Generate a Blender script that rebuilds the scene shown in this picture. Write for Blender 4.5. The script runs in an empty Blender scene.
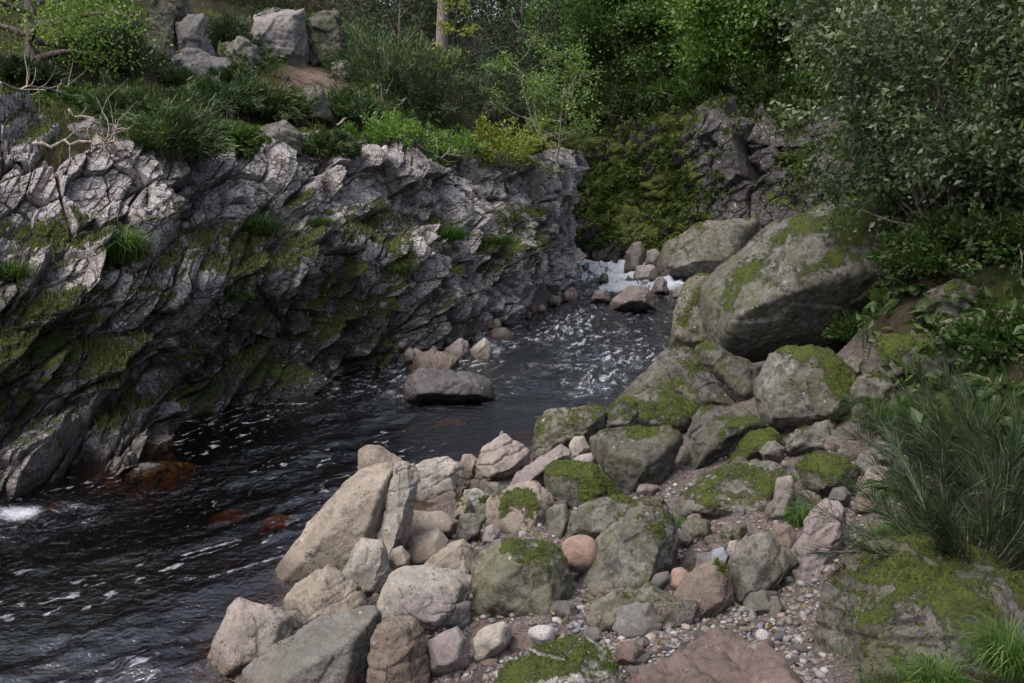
import bpy, math, random
import numpy as np
from math import radians as R
C = bpy.context.scene
COL = C.collection
# ------------------------------------------------------------------ camera
CAMZ, FPX, TH = 4.6, 980.0, R(11.6)
cam = bpy.data.cameras.new('camera'); camo = bpy.data.objects.new('camera', cam); COL.objects.link(camo)
cam.sensor_width = 36; cam.lens = 36 * FPX / 1024; cam.clip_end = 2000; cam.clip_start = .05
camo.location = (0, 0, CAMZ); camo.rotation_euler = (R(90) - TH, 0, 0)
C.camera = camo
# ------------------------------------------------------------------ sky, sun, exposure
SUN_EL, SUN_AZ = 60, -118            # azimuth clockwise from +Y (negative: to the left, a little behind the camera)
w = bpy.data.worlds.new('World'); C.world = w; w.use_nodes = True
nt = w.node_tree; bg = nt.nodes['Background']; sky = nt.nodes.new('ShaderNodeTexSky')
sky.sky_type = 'NISHITA'; sky.sun_disc = False; sky.sun_elevation = R(SUN_EL); sky.sun_rotation = R(SUN_AZ)
sky.air_density = 1.0; sky.dust_density = 5.0; sky.ozone_density = 1.0
hs = nt.nodes.new('ShaderNodeHueSaturation'); hs.inputs['Saturation'].default_value = .7
nt.links.new(sky.outputs[0], hs.inputs['Color']); nt.links.new(hs.outputs[0], bg.inputs[0]); bg.inputs[1].default_value = .15
sl = bpy.data.lights.new('sun', 'SUN'); sl.energy = .95; sl.angle = R(28); sl.color = (1, .96, .92)
so = bpy.data.objects.new('sun', sl); COL.objects.link(so)
so.rotation_euler = (R(90 - SUN_EL), 0, R(180 - SUN_AZ))
C.view_settings.view_transform = 'Standard'; C.view_settings.look = 'None'
C.view_settings.exposure = 1.15; C.view_settings.gamma = 1
C.cycles.max_bounces = 8; C.cycles.transparent_max_bounces = 12
C.cycles.caustics_reflective = False; C.cycles.caustics_refractive = False
C.cycles.use_denoising = True

# ------------------------------------------------------------------ numpy helpers
cT, sT = math.cos(TH), math.sin(TH)
def ray(px, py):
    a, b = (px - 512) / FPX, -(py - 341.5) / FPX
    return np.array([a, cT + b * sT, -sT + b * cT])
def at_z(px, py, z=0.):
    d = ray(px, py); return np.array([0, 0, CAMZ]) + d * ((z - CAMZ) / d[2])
def at_y(px, py, Y):
    d = ray(px, py); return np.array([0, 0, CAMZ]) + d * (Y / d[1])
def proj(P):
    x, y, z = P[..., 0], P[..., 1], P[..., 2] - CAMZ
    dep = y * cT - z * sT; up = y * sT + z * cT
    return 512 + FPX * x / dep, 341.5 - FPX * up / dep, dep
def sst(a, b, x):
    t = np.clip((x - a) / (b - a), 0, 1); return t * t * (3 - 2 * t)
def h3(ix, iy, iz, seed):
    h = (ix.astype(np.int64) * 374761393 + iy.astype(np.int64) * 668265263 + iz.astype(np.int64) * 2147483647 + seed * 1274126177) & 0xffffffff
    h = ((h ^ (h >> 13)) * 1274126177) & 0xffffffff
    h = ((h ^ (h >> 16)) * 2246822519) & 0xffffffff
    h = h ^ (h >> 15)
    return (h & 0xffffff) / float(0x1000000)
def vn(p, seed=0):
    i = np.floor(p).astype(np.int64); f = p - i; f = f * f * f * (f * (f * 6 - 15) + 10)
    r = 0
    for dx in (0, 1):
        wx = f[:, 0] if dx else 1 - f[:, 0]
        for dy in (0, 1):
            wy = wx * (f[:, 1] if dy else 1 - f[:, 1])
            for dz in (0, 1):
                r = r + wy * (f[:, 2] if dz else 1 - f[:, 2]) * h3(i[:, 0] + dx, i[:, 1] + dy, i[:, 2] + dz, seed)
    return r
def fbm(p, o=4, seed=0, g=.5):                     # about 0..1, mean .5
    a, s, t = 1., 0, 0
    for k in range(o):
        s = s + a * vn(p * 2.03 ** k + k * 17.3, seed + k); t += a; a *= g
    s = s / t
    return np.clip((s - .5) * 1.5 + .5, 0, 1)
def voro(p, seed=0, jit=.9):
    i = np.floor(p).astype(np.int64); f = p - i
    n = len(p); F1 = np.full(n, 9.); F2 = np.full(n, 9.); D = np.zeros((n, 3)); ID = np.zeros((n, 3), np.int64)
    for dx in (-1, 0, 1):
        for dy in (-1, 0, 1):
            for dz in (-1, 0, 1):
                cx, cy, cz = i[:, 0] + dx, i[:, 1] + dy, i[:, 2] + dz
                v = np.stack([dx + .5 + jit * (h3(cx, cy, cz, seed) - .5) - f[:, 0], dy + .5 + jit * (h3(cx, cy, cz, seed + 1) - .5) - f[:, 1],
                              dz + .5 + jit * (h3(cx, cy, cz, seed + 2) - .5) - f[:, 2]], 1)
                d = (v * v).sum(1)
                c = d < F1
                F2 = np.where(c, F1, np.minimum(F2, d)); F1 = np.where(c, d, F1)
                D[c] = v[c]; ID[c, 0] = cx[c]; ID[c, 1] = cy[c]; ID[c, 2] = cz[c]
    return np.sqrt(F1), np.sqrt(F2), D, ID
def blocks(p, size, rot, amp, seed, tilt=1., crack=.8, cw=.12):
    """broken rock: every cell gets its own offset and its own tilted face, with a groove along the joints"""
    q = p @ rot / np.array(size)
    F1, F2, D, ID = voro(q, seed)
    hh = [h3(ID[:, 0], ID[:, 1], ID[:, 2], seed + 20 + k) - .5 for k in range(4)]
    t = (D[:, 0] * hh[1] + D[:, 1] * hh[2] + D[:, 2] * hh[3]) * 2
    return amp * (hh[0] * 2 + tilt * t - crack * (1 - sst(0, cw, F2 - F1))), hh[0] + .5
def beds(p, nrm, th, amp, seed, along=1.2, ph=0.):
    """tilted beds: every bed juts out at its lower lip and slopes back upwards, so a dark gap lies under it"""
    b = p @ unit(np.array(nrm, float)) / th + (fbm(p * .35, 3, seed) - .5) * .7 + ph; k = np.floor(b); f = b - k; z = 0 * k.astype(int)
    w_ = h3(k.astype(int), z, z, seed + 3); edge = .12 + .5 * w_; f2 = np.where(f < edge * .5, f / np.maximum(edge * .5, 1e-3), 1 - (f - edge * .5) / (1 - edge * .5))
    f2 = np.where(f < .07, f / .07, 1 - (f - .07) / .93)
    m = fbm(p * along + k[:, None] * np.array([3.1, 7.7, 1.3]), 3, seed + 5)
    return amp * (f2 - .45) * (.25 + 1.5 * sst(.25, .75, m)), w_
def rotm(ax, az=0, ay=0):
    a = R(ax); b = R(az)
    Ry = np.array([[math.cos(a), 0, -math.sin(a)], [0, 1, 0], [math.sin(a), 0, math.cos(a)]])
    Rz = np.array([[math.cos(b), -math.sin(b), 0], [math.sin(b), math.cos(b), 0], [0, 0, 1]])
    return Rz @ Ry
def unit(v):
    return v / np.maximum(np.linalg.norm(v, axis=-1, keepdims=True), 1e-9)

def mk(name, V, F, mat, parent=None, loc=None, smooth=True, attrs=None):
    V = np.asarray(V, np.float32)
    if loc is not None: V = V - np.asarray(loc, np.float32)
    me = bpy.data.meshes.new(name)
    Fs = F if isinstance(F, list) else [F]
    Fs = [np.asarray(f, np.int32) for f in Fs if len(f)]
    nl = sum(f.size for f in Fs); nf = sum(len(f) for f in Fs)
    me.vertices.add(len(V)); me.vertices.foreach_set('co', V.ravel())
    me.loops.add(nl); me.loops.foreach_set('vertex_index', np.concatenate([f.ravel() for f in Fs]))
    me.polygons.add(nf)
    tot = np.concatenate([np.full(len(f), f.shape[1], np.int32) for f in Fs])
    me.polygons.foreach_set('loop_start', np.concatenate([[0], np.cumsum(tot)[:-1]]).astype(np.int32))
    me.polygons.foreach_set('loop_total', tot)
    me.polygons.foreach_set('use_smooth', np.full(nf, smooth))
    for k, a in (attrs or {}).items():
        a = np.asarray(a, np.float32)
        if a.ndim == 1:
            me.attributes.new(k, 'FLOAT', 'POINT').data.foreach_set('value', a)
        else:
            me.attributes.new(k, 'FLOAT_VECTOR', 'POINT').data.foreach_set('vector', a.ravel())
    me.update(calc_edges=True); me.validate()
    if mat: me.materials.append(mat)
    o = bpy.data.objects.new(name, me); COL.objects.link(o)
    if loc is not None and parent is None: o.location = [float(v) for v in loc]
    if parent: o.parent = parent
    return o
def tag(o, label=None, cat=None, group=None, kind=None):
    for k, v in (('label', label), ('category', cat), ('group', group), ('kind', kind)):
        if v: o[k] = v
    return o
def empty(name, loc, label=None, cat=None, group=None, rz=0):
    o = bpy.data.objects.new(name, None); COL.objects.link(o); o.location = [float(v) for v in loc]; o.rotation_euler.z = rz
    o.empty_display_size = .1
    return tag(o, label, cat, group)
def copy_tree(o, loc, rz=0, sc=1., label=None, col=None):
    c = o.copy(); COL.objects.link(c); c.location = [float(v) for v in loc]; c.rotation_euler.z = rz
    c.scale = (sc, sc, sc) if not hasattr(sc, '__len__') else sc
    if label: c['label'] = label
    if col: c.color = col
    for ch in o.children:
        d = ch.copy(); COL.objects.link(d); d.parent = c
    return c
def gridfaces(n, m):
    i = np.arange(n * m).reshape(n, m)
    return np.stack([i[:-1, :-1], i[1:, :-1], i[1:, 1:], i[:-1, 1:]], -1).reshape(-1, 4)

# ------------------------------------------------------------------ materials
class NT:
    def __init__(s, name):
        s.m = bpy.data.materials.new(name); s.m.use_nodes = True; s.t = s.m.node_tree; s.t.nodes.clear()
        s.out = s.n('OutputMaterial')
    def n(s, t, **k):
        x = s.t.nodes.new('ShaderNode' + t)
        for a, b in k.items():
            if a.startswith('i_'):
                key = a[2:]; key = int(key) if key.isdigit() else key.replace('_', ' ')
                s.set(x.inputs[key], b)
            else: setattr(x, a, b)
        return x
    def set(s, inp, v):
        if isinstance(v, bpy.types.NodeSocket): s.t.links.new(v, inp)
        elif isinstance(v, tuple) and len(v) == 3 and inp.type == 'RGBA': inp.default_value = (*v, 1)
        else: inp.default_value = v
    def mix(s, f, a, b, mode='MIX'):
        x = s.n('Mix', data_type='RGBA', blend_type=mode)
        s.set(x.inputs[0], f); s.set(x.inputs[6], a); s.set(x.inputs[7], b); return x.outputs[2]
    def math(s, op, a, b=0., c=0., clamp=False):
        x = s.n('Math', operation=op, use_clamp=clamp); s.set(x.inputs[0], a); s.set(x.inputs[1], b); s.set(x.inputs[2], c); return x.outputs[0]
    def ramp(s, f, lo, hi, a=0., b=1.):
        x = s.n('MapRange', interpolation_type='SMOOTHSTEP'); s.set(x.inputs[0], f)
        for i, v in enumerate((lo, hi, a, b)): s.set(x.inputs[i + 1], v)
        return x.outputs[0]
    def noise(s, vec, scale, det=4, rough=.55, dist=0.):
        x = s.n('TexNoise'); s.set(x.inputs['Vector'], vec); x.inputs['Scale'].default_value = scale; x.inputs['Detail'].default_value = det
        x.inputs['Roughness'].default_value = rough; x.inputs['Distortion'].default_value = dist; return x.outputs[0]
    def attr(s, name):
        return s.n('Attribute', attribute_name=name).outputs['Fac']
    def bump(s, hgt, strength, dist, prev=None):
        x = s.n('Bump'); s.set(x.inputs['Height'], hgt); x.inputs['Strength'].default_value = strength; x.inputs['Distance'].default_value = dist
        if prev: s.t.links.new(prev, x.inputs['Normal'])
        return x.outputs[0]
    def pbr(s, col, rough, normal=None, spec=.35):
        x = s.n('BsdfPrincipled'); s.set(x.inputs['Base Color'], col); s.set(x.inputs['Roughness'], rough)
        x.inputs['Specular IOR Level'].default_value = spec
        if normal: s.t.links.new(normal, x.inputs['Normal'])
        return x.outputs[0]
    def done(s, sh, vol=None):
        s.t.links.new(sh, s.out.inputs['Surface'])
        if vol: s.t.links.new(vol, s.out.inputs['Volume'])
        return s.m

def moss_colour(n, P):
    a = n.noise(P, 5, 5); b = n.noise(P, 38, 4, .65)
    c = n.mix(n.ramp(a, .35, .65), (0.0281, 0.0402, 0.0078), (0.0688, 0.0856, 0.0133))
    c = n.mix(n.ramp(b, .42, .7), c, (0.1088, 0.1441, 0.0203))
    return n.mix(n.ramp(n.noise(P, 2.1, 3), .58, .75), c, (0.0527, 0.0506, 0.0156))
def rock_material(name, fixed=None, lichen=.5):
    n = NT(name); tc = n.n('TexCoord'); P = tc.outputs['Object']; oi = n.n('ObjectInfo')
    base = fixed or oi.outputs['Color']
    big = n.noise(P, 1.6, 5, .6, .6); mid = n.noise(P, 9, 6, .65); fine = n.noise(P, 70, 5, .7)
    c = n.mix(n.ramp(big, .3, .72), n.mix(1., base, (.66, .64, .62), 'MULTIPLY'), n.mix(1., base, (1.16, 1.13, 1.1), 'MULTIPLY'))
    c = n.mix(n.math('MULTIPLY', n.ramp(mid, .48, .68), .8), c, n.mix(1., base, (.46, .44, .40), 'MULTIPLY'))
    c = n.mix(n.math('MULTIPLY', n.ramp(fine, .46, .62), .7), c, n.mix(1., base, (.40, .38, .37), 'MULTIPLY'))
    c = n.mix(n.math('MULTIPLY', n.ramp(n.noise(P, 3.2, 6, .7, .5), .54, .70), .55), c, n.mix(1., base, (.42, .42, .34), 'MULTIPLY'))
    wea = n.ramp(oi.outputs['Alpha'], .78, .86) if not fixed else 1.
    c = n.mix(n.math('MULTIPLY', n.math('MULTIPLY', n.ramp(n.noise(P, 6.5, 8, .78, .3), .46, .58), wea), .85), c, n.mix(1., base, (.20, .20, .16), 'MULTIPLY'))
    c = n.mix(n.math('MULTIPLY', n.math('MULTIPLY', n.ramp(n.noise(P, 2.3, 5, .7), .44, .62), wea), .6), c, (.075, .078, .035))
    # dark pits and black lichen specks
    vo = n.n('TexVoronoi', i_Vector=P, i_Scale=26.); vo.inputs['Randomness'].default_value = 1
    spk = n.math('MULTIPLY', n.ramp(vo.outputs['Distance'], .30, .14), n.ramp(n.noise(P, 4.5, 3), .5, .62))
    c = n.mix(n.math('MULTIPLY', spk, .75), c, (.035, .034, .03))
    # pale crust lichen
    lc = n.math('MULTIPLY', n.ramp(n.noise(P, 14, 5, .7), .58, .68), n.ramp(n.noise(P, 1.9, 2), .45, .6))
    c = n.mix(n.math('MULTIPLY', lc, lichen), c, (.34, .35, .32))
    v2 = n.n('TexVoronoi', i_Vector=P, i_Scale=7.)
    sp2 = n.math('MULTIPLY', n.ramp(v2.outputs['Distance'], .16, .11), n.ramp(n.noise(P, 2.6, 2), .55, .62))
    c = n.mix(n.math('MULTIPLY', sp2, lichen), c, (.44, .44, .41))
    # damp dark line just above the river
    geo = n.n('NewGeometry'); sx = n.n('SeparateXYZ'); n.t.links.new(geo.outputs['Position'], sx.inputs[0])
    zz = n.math('ADD', sx.outputs[2], n.math('MULTIPLY', n.math('SUBTRACT', mid, .5), .25))
    wet = n.ramp(zz, .24, .06)
    c = n.mix(n.math('MULTIPLY', wet, .72), c, n.mix(1., c, (.30, .24, .19), 'MULTIPLY'))
    m = n.attr('moss')
    mk_ = n.ramp(n.math('ADD', m, n.math('MULTIPLY', n.math('SUBTRACT', n.noise(P, 15, 8, .8), .5), 2.9)), .42, .70)
    c = n.mix(mk_, c, moss_colour(n, P))
    rg = n.math('SUBTRACT', n.math('ADD', oi.outputs['Alpha'], n.math('MULTIPLY', mk_, .3), clamp=True), n.math('MULTIPLY', wet, .35))
    hgt = n.math('ADD', n.math('MULTIPLY', mid, .6), n.math('ADD', n.math('MULTIPLY', fine, .32), n.math('MULTIPLY', n.math('MULTIPLY', n.noise(P, 62, 6, .8), mk_), 1.6)))
    hgt = n.math('SUBTRACT', hgt, n.math('MULTIPLY', spk, .35))
    nr = n.bump(hgt, .9, .045)
    return n.done(n.pbr(c, rg, nr, .3))
M_ROCK = rock_material('rock')

def cliff_material(name, col, dark):
    n = NT(name); P = n.n('TexCoord').outputs['Object']
    big = n.noise(P, .55, 5, .6, .8); mid = n.noise(P, 4.5, 6, .68); fine = n.noise(P, 34, 5, .7)
    cell = n.attr('cell')
    c = n.mix(cell, n.mix(1., col, (.62, .60, .62), 'MULTIPLY'), n.mix(1., col, (1.2, 1.17, 1.15), 'MULTIPLY'))
    c = n.mix(n.math('MULTIPLY', n.ramp(big, .45, .65), .45), c, n.mix(1., col, (.75, .63, .55), 'MULTIPLY'))
    c = n.mix(n.math('MULTIPLY', n.ramp(n.noise(P, 2.2, 8, .75, .4), .50, .60), .8), c, n.mix(1., col, (.24, .22, .20), 'MULTIPLY'))
    c = n.mix(n.math('MULTIPLY', n.ramp(mid, .48, .62), .75), c, n.mix(1., col, (.34, .32, .32), 'MULTIPLY'))
    c = n.mix(n.math('MULTIPLY', n.ramp(fine, .46, .62), .7), c, n.mix(1., col, (.36, .35, .35), 'MULTIPLY'))
    mp = n.n('Mapping'); n.t.links.new(P, mp.inputs[0]); mp.inputs['Rotation'].default_value = (0, R(40), 0); mp.inputs['Scale'].default_value = (.7, 1, 1.7)
    wv = n.n('VectorMath', operation='ADD'); n.t.links.new(mp.outputs[0], wv.inputs[0]); nc = n.n('TexNoise', i_Vector=P, i_Scale=3.); sc_ = n.n('VectorMath', operation='SCALE'); n.t.links.new(nc.outputs['Color'], sc_.inputs[0]); sc_.inputs['Scale'].default_value = .22; n.t.links.new(sc_.outputs[0], wv.inputs[1])
    crk = 0.
    for S_, w_ in ((1.7, .022), (4.2, .03)):
        ve = n.n('TexVoronoi', feature='DISTANCE_TO_EDGE', i_Vector=wv.outputs[0], i_Scale=S_); k_ = n.math('MULTIPLY', n.ramp(ve.outputs['Distance'], w_, .004), n.ramp(n.noise(P, 1.3 * S_, 3), .38, .55)); crk = n.math('MAXIMUM', crk, k_)
    c = n.mix(n.math('MULTIPLY', crk, .62), c, (.022, .02, .016))
    # black crust near the river
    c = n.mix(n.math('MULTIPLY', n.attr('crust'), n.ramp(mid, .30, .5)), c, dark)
    lc = n.math('MULTIPLY', n.ramp(n.noise(P, 9, 5, .75), .57, .64), n.ramp(n.noise(P, 1.1, 3), .42, .6))
    c = n.mix(n.math('MULTIPLY', lc, .85), c, (.42, .42, .42))
    geo = n.n('NewGeometry'); sx = n.n('SeparateXYZ'); n.t.links.new(geo.outputs['Position'], sx.inputs[0])
    wet = n.ramp(n.math('ADD', sx.outputs[2], n.math('MULTIPLY', n.math('SUBTRACT', mid, .5), .5)), .3, .05)
    c = n.mix(n.math('MULTIPLY', wet, .65), c, n.mix(1., c, (.32, .27, .22), 'MULTIPLY'))
    m = n.attr('moss')
    mk_ = n.ramp(n.math('ADD', m, n.math('MULTIPLY', n.math('SUBTRACT', n.noise(P, 6.5, 8, .8), .5), 2.4)), .38, .66)
    c = n.mix(mk_, c, moss_colour(n, P))
    h = n.math('ADD', n.math('SUBTRACT', n.math('MULTIPLY', mid, .7), n.math('MULTIPLY', crk, .9)), n.math('ADD', n.math('MULTIPLY', fine, .3), n.math('MULTIPLY', n.math('MULTIPLY', n.noise(P, 60, 4, .8), mk_), .8)))
    nr = n.bump(h, .9, .09)
    rg = n.math('SUBTRACT', n.math('ADD', n.math('MULTIPLY', mk_, .25), .68), n.math('MULTIPLY', wet, .4))
    return n.done(n.pbr(c, rg, nr, .3))
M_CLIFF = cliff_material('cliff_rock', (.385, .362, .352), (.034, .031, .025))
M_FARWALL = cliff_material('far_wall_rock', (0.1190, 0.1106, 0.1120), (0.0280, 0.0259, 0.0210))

def ground_material():
    n = NT('ground'); P = n.n('TexCoord').outputs['Object']
    a = n.noise(P, 1.3, 5, .6); b = n.noise(P, 11, 6, .7); f = n.noise(P, 60, 5, .7)
    grit = n.mix(n.ramp(b, .3, .7), (0.0459, 0.0370, 0.0326), (0.1036, 0.0829, 0.0740))
    v = n.n('TexVoronoi', i_Vector=P, i_Scale=34.)
    grit = n.mix(n.math('MULTIPLY', n.ramp(v.outputs['Distance'], .5, .15), .5), grit, n.mix(.75, v.outputs['Color'], (0.1776, 0.1480, 0.1406)))
    soil = n.mix(n.ramp(b, .35, .65), (0.0148, 0.0111, 0.0074), (0.0407, 0.0296, 0.0178))
    soil = n.mix(n.ramp(a, .42, .62), soil, (0.0207, 0.0266, 0.0074))
    soil = n.mix(n.ramp(n.noise(P, 4, 4), .56, .7), soil, (0.0444, 0.0444, 0.0118))
    bare = n.mix(n.ramp(b, .4, .7), (0.1184, 0.0814, 0.0629), (0.1924, 0.1406, 0.1110))
    soil = n.mix(n.math('MULTIPLY', n.attr('bare'), n.ramp(n.noise(P, 2.2, 4), .3, .5)), soil, bare)
    bed = n.mix(n.ramp(b, .3, .7), (0.0370, 0.0237, 0.0118), (0.1110, 0.0740, 0.0370))
    c = n.mix(n.attr('veg'), grit, soil); c = n.mix(n.attr('bed'), c, bed)
    nr = n.bump(n.math('ADD', b, n.math('MULTIPLY', f, .5)), .8, .05)
    return n.done(n.pbr(c, .9, nr, .2))
M_GROUND = ground_material()

def water_material():
    n = NT('river_water'); P = n.n('TexCoord').outputs['Object']
    b = n.math('ADD', n.noise(P, 9, 3, .6, .6), n.math('MULTIPLY', n.noise(P, 26, 3, .6), .35))
    nr = n.bump(n.math('MULTIPLY', b, n.attr('chop')), .8, .06)
    gl = n.n('BsdfGlossy', i_Color=(1, 1, 1), i_Roughness=.025); n.t.links.new(nr, gl.inputs['Normal'])
    tr = n.n('BsdfTransparent', i_Color=(.92, .80, .62))
    fr = n.n('Fresnel', i_IOR=1.8); n.t.links.new(nr, fr.inputs['Normal'])
    mx = n.n('MixShader'); n.set(mx.inputs[0], fr.outputs[0]); n.t.links.new(tr.outputs[0], mx.inputs[1]); n.t.links.new(gl.outputs[0], mx.inputs[2])
    foam_glint = n.pbr(n.mix(n.ramp(n.noise(P, 14, 4, .7), .3, .7), (.34, .35, .38), (.56, .58, .63)), .55, n.bump(n.noise(P, 20, 5, .7), .8, .06))
    fm = n.ramp(n.math('ADD', n.attr('foam_glint'), n.math('MULTIPLY', n.math('SUBTRACT', n.noise(P, 22, 5, .75), .5), .8)), .34, .92)
    m2 = n.n('MixShader'); n.set(m2.inputs[0], fm); n.t.links.new(mx.outputs[0], m2.inputs[1]); n.t.links.new(foam_glint, m2.inputs[2])
    va = n.n('VolumeAbsorption', i_Color=(.74, .52, .17), i_Density=5.5)
    return n.done(m2.outputs[0], va.outputs[0])
M_WATER = water_material()

def leaf_material(name, dark, mid, light, trans=.35, rough=.5, spec=.35):
    n = NT(name); t = n.attr('tint'); oi = n.n('ObjectInfo')
    c = n.mix(n.ramp(t, 0., .55), dark, mid); c = n.mix(n.ramp(t, .55, 1.), c, light)
    c = n.mix(n.math('MULTIPLY', oi.outputs['Random'], .35), c, n.mix(1., c, (.72, .78, .7), 'MULTIPLY'))
    p = n.pbr(c, rough, None, spec)
    tl = n.n('BsdfTranslucent'); n.set(tl.inputs[0], n.mix(1., c, (1.25, 1.3, .7), 'MULTIPLY'))
    mx = n.n('MixShader', i_0=trans); n.t.links.new(p, mx.inputs[1]); n.t.links.new(tl.outputs[0], mx.inputs[2])
    return n.done(mx.outputs[0])
M_LIGHTLEAF = leaf_material('light_green_leaf', (0.0540, 0.1044, 0.0211), (0.1080, 0.1914, 0.0365), (0.2040, 0.2900, 0.0576))
M_MIDLEAF = leaf_material('mid_green_leaf', (0.0312, 0.0672, 0.0125), (0.0660, 0.1232, 0.0240), (0.1200, 0.1848, 0.0384))
M_YELLOWLEAF = leaf_material('yellow_green_leaf', (0.0792, 0.1144, 0.0160), (0.1672, 0.2024, 0.0280), (0.2904, 0.2992, 0.0480))
M_ALDER = leaf_material('grey_green_leaf', (0.0294, 0.0557, 0.0176), (0.0644, 0.0960, 0.0396), (0.1656, 0.2064, 0.1232), .3, .42, .4)
M_CONIFER = leaf_material('dark_conifer_needle', (0.0144, 0.0288, 0.0112), (0.0288, 0.0499, 0.0176), (0.0538, 0.0720, 0.0240), .15, .6)
M_BROWNBUSH = leaf_material('brown_green_needle', (0.0240, 0.0208, 0.0096), (0.0400, 0.0368, 0.0144), (0.0680, 0.0600, 0.0240), .15, .6)
M_GORSE = leaf_material('gorse_needle', (0.0259, 0.0480, 0.0150), (0.0497, 0.0845, 0.0245), (0.1080, 0.1392, 0.0374), .15, .55)
M_BROOM = leaf_material('broom_twig', (0.0096, 0.0176, 0.0080), (0.0216, 0.0400, 0.0144), (0.0496, 0.0800, 0.0240), .15, .55)
M_DARKLEAF = leaf_material('shade_tinted_leaf', (.016, .036, .008), (.034, .064, .014), (.068, .105, .026))  # darker leaf green, with the shade of bank and slopes put into the colour
M_GRASS = leaf_material('grass_blade', (0.0176, 0.0400, 0.0064), (0.0360, 0.0736, 0.0112), (0.0880, 0.1160, 0.0320), .3, .5)
M_GREENGRASS = leaf_material('fresh_grass_blade', (.030, .068, .010), (.050, .108, .018), (.115, .165, .045), .3, .5)
M_DRYGRASS = leaf_material('dry_grass_blade', (0.0528, 0.0672, 0.0160), (0.0968, 0.1008, 0.0280), (0.1936, 0.1824, 0.0720), .25, .6)
M_COVER = leaf_material('mossy_plant_cover', (.012, .026, .005), (.032, .054, .008), (.080, .112, .016), .25, .7, .15)
def bark_material(name, a, b):
    n = NT(name); P = n.n('TexCoord').outputs['Object']
    mp = n.n('Mapping'); n.t.links.new(P, mp.inputs[0]); mp.inputs['Scale'].default_value = (1, 1, .25)
    x = n.noise(mp.outputs[0], 22, 5, .7)
    c = n.mix(n.ramp(x, .35, .65), a, b)
    return n.done(n.pbr(c, .85, n.bump(x, .8, .03), .2))
M_BARK = bark_material('grey_bark', (.05, .043, .036), (.19, .165, .145))
M_PINEBARK = bark_material('pine_bark', (.07, .055, .052), (.25, .19, .18))
M_DEAD = bark_material('dead_wood', (.13, .105, .085), (.33, .28, .24))
def gravel_material():
    n = NT('gravel'); a = n.n('Attribute', attribute_name='tintc').outputs['Color']; P = n.n('TexCoord').outputs['Object']
    f = n.noise(P, 60, 4, .7)
    return n.done(n.pbr(n.mix(n.math('MULTIPLY', n.ramp(f, .45, .7), .5), a, n.mix(1., a, (.5, .5, .5), 'MULTIPLY')), .62, n.bump(f, .4, .01), .35))
M_GRAVEL = gravel_material()

# ------------------------------------------------------------------ cliff lattice (left bank)
# column: pixel column at the waterline, then (row height in the picture, distance) from water to the shelf behind the top edge
LAT = [(-330, [(560, None), (450, 10.0), (330, 11.0), (285, 12.0), (130, 13.2), (70, 16.5)]),
       (-120, [(525, None), (430, 12.0), (305, 13.0), (265, 14.0), (135, 15.2), (95, 18)]),
       (0, [(500, None), (405, 13.3), (285, 14.2), (245, 15.0), (132, 16.0), (102, 18.4)]),
       (75, [(492, None), (405, 14.2), (285, 15.0), (245, 15.6), (142, 16.5), (112, 19)]),
       (150, [(462, None), (392, 15.3), (285, 15.9), (240, 16.5), (150, 17.4), (118, 19.8)]),
       (200, [(412, None), (352, 16.9), (280, 16.3), (230, 17.2), (160, 18.2), (125, 20.6)]),
       (265, [(402, None), (345, 17.7), (270, 17.3), (222, 18.4), (158, 19.5), (126, 22)]),
       (330, [(377, None), (322, 19.3), (252, 19.3), (215, 20.2), (160, 21.2), (130, 23.4)]),
       (430, [(353, None), (302, 21.7), (250, 22.1), (226, 23), (170, 24), (142, 26.5)]),
       (510, [(322, None), (285, 25.2), (250, 25.8), (224, 26.5), (168, 27.5), (148, 30)]),
       (556, [(297, None), (266, 29.1), (236, 29.3), (208, 29.5), (162, 30), (148, 32)]),
       (577, [(286, None), (262, 31.6), (235, 31.7), (208, 31.8), (163, 32), (150, 33.5)])]
def lattice():
    rows = []
    for px, r in LAT:
        p0 = at_z(px, r[0][0], 0.)
        pts = [np.array([p0[0] + .1, p0[1] - .15, -1.3]), p0] + [at_y(px, py, D) for py, D in r[1:]]
        rows.append(pts)
    a = np.array(rows)
    n1 = a[-1].copy(); n1[:, 1] += 3.5; n1[:, 0] -= .25; n2 = a[-1].copy(); n2[:, 1] += 7.; n2[:, 0] -= 2.5
    n3 = a[-1].copy(); n3[:, 1] += 8.; n3[:, 0] -= 9.
    return np.concatenate([a, n1[None], n2[None], n3[None]])
LT = lattice()
def resample(L, us, vs, smooth_u=0, smooth_v=0):
    """bilinear over the lattice index space, then a small box blur"""
    nu, nv = L.shape[:2]
    A = np.stack([np.stack([np.interp(us, np.arange(nu), L[:, j, k]) for j in range(nv)], 1) for k in range(3)], -1)
    B = np.stack([np.stack([np.interp(vs, np.arange(nv), A[i, :, k]) for k in range(3)], -1) for i in range(len(us))], 0)
    for ax, s in ((0, smooth_u), (1, smooth_v)):
        if s:
            pad = [(0, 0)] * 3; pad[ax] = (s, s); Q = np.pad(B, pad, mode='edge'); cs = np.cumsum(np.insert(Q, 0, 0, axis=ax), axis=ax)
            sl1 = [slice(None)] * 3; sl2 = [slice(None)] * 3; sl1[ax] = slice(2 * s + 1, None); sl2[ax] = slice(0, -2 * s - 1)
            B = (cs[tuple(sl1)] - cs[tuple(sl2)]) / (2 * s + 1)
    return B
def grid_normals(B):
    return unit(np.cross(np.gradient(B, axis=0), np.gradient(B, axis=1)))
def spread(counts):
    return np.concatenate([np.linspace(i, i + 1, c, endpoint=False) for i, c in enumerate(counts)] + [[len(counts)]])
us = spread([110, 150, 110, 110, 80, 95, 95, 140, 110, 70, 40, 60, 40, 20])
vs = spread([14, 110, 120, 60, 110, 40])
B = resample(LT, us, vs, 14, 7)
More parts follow.
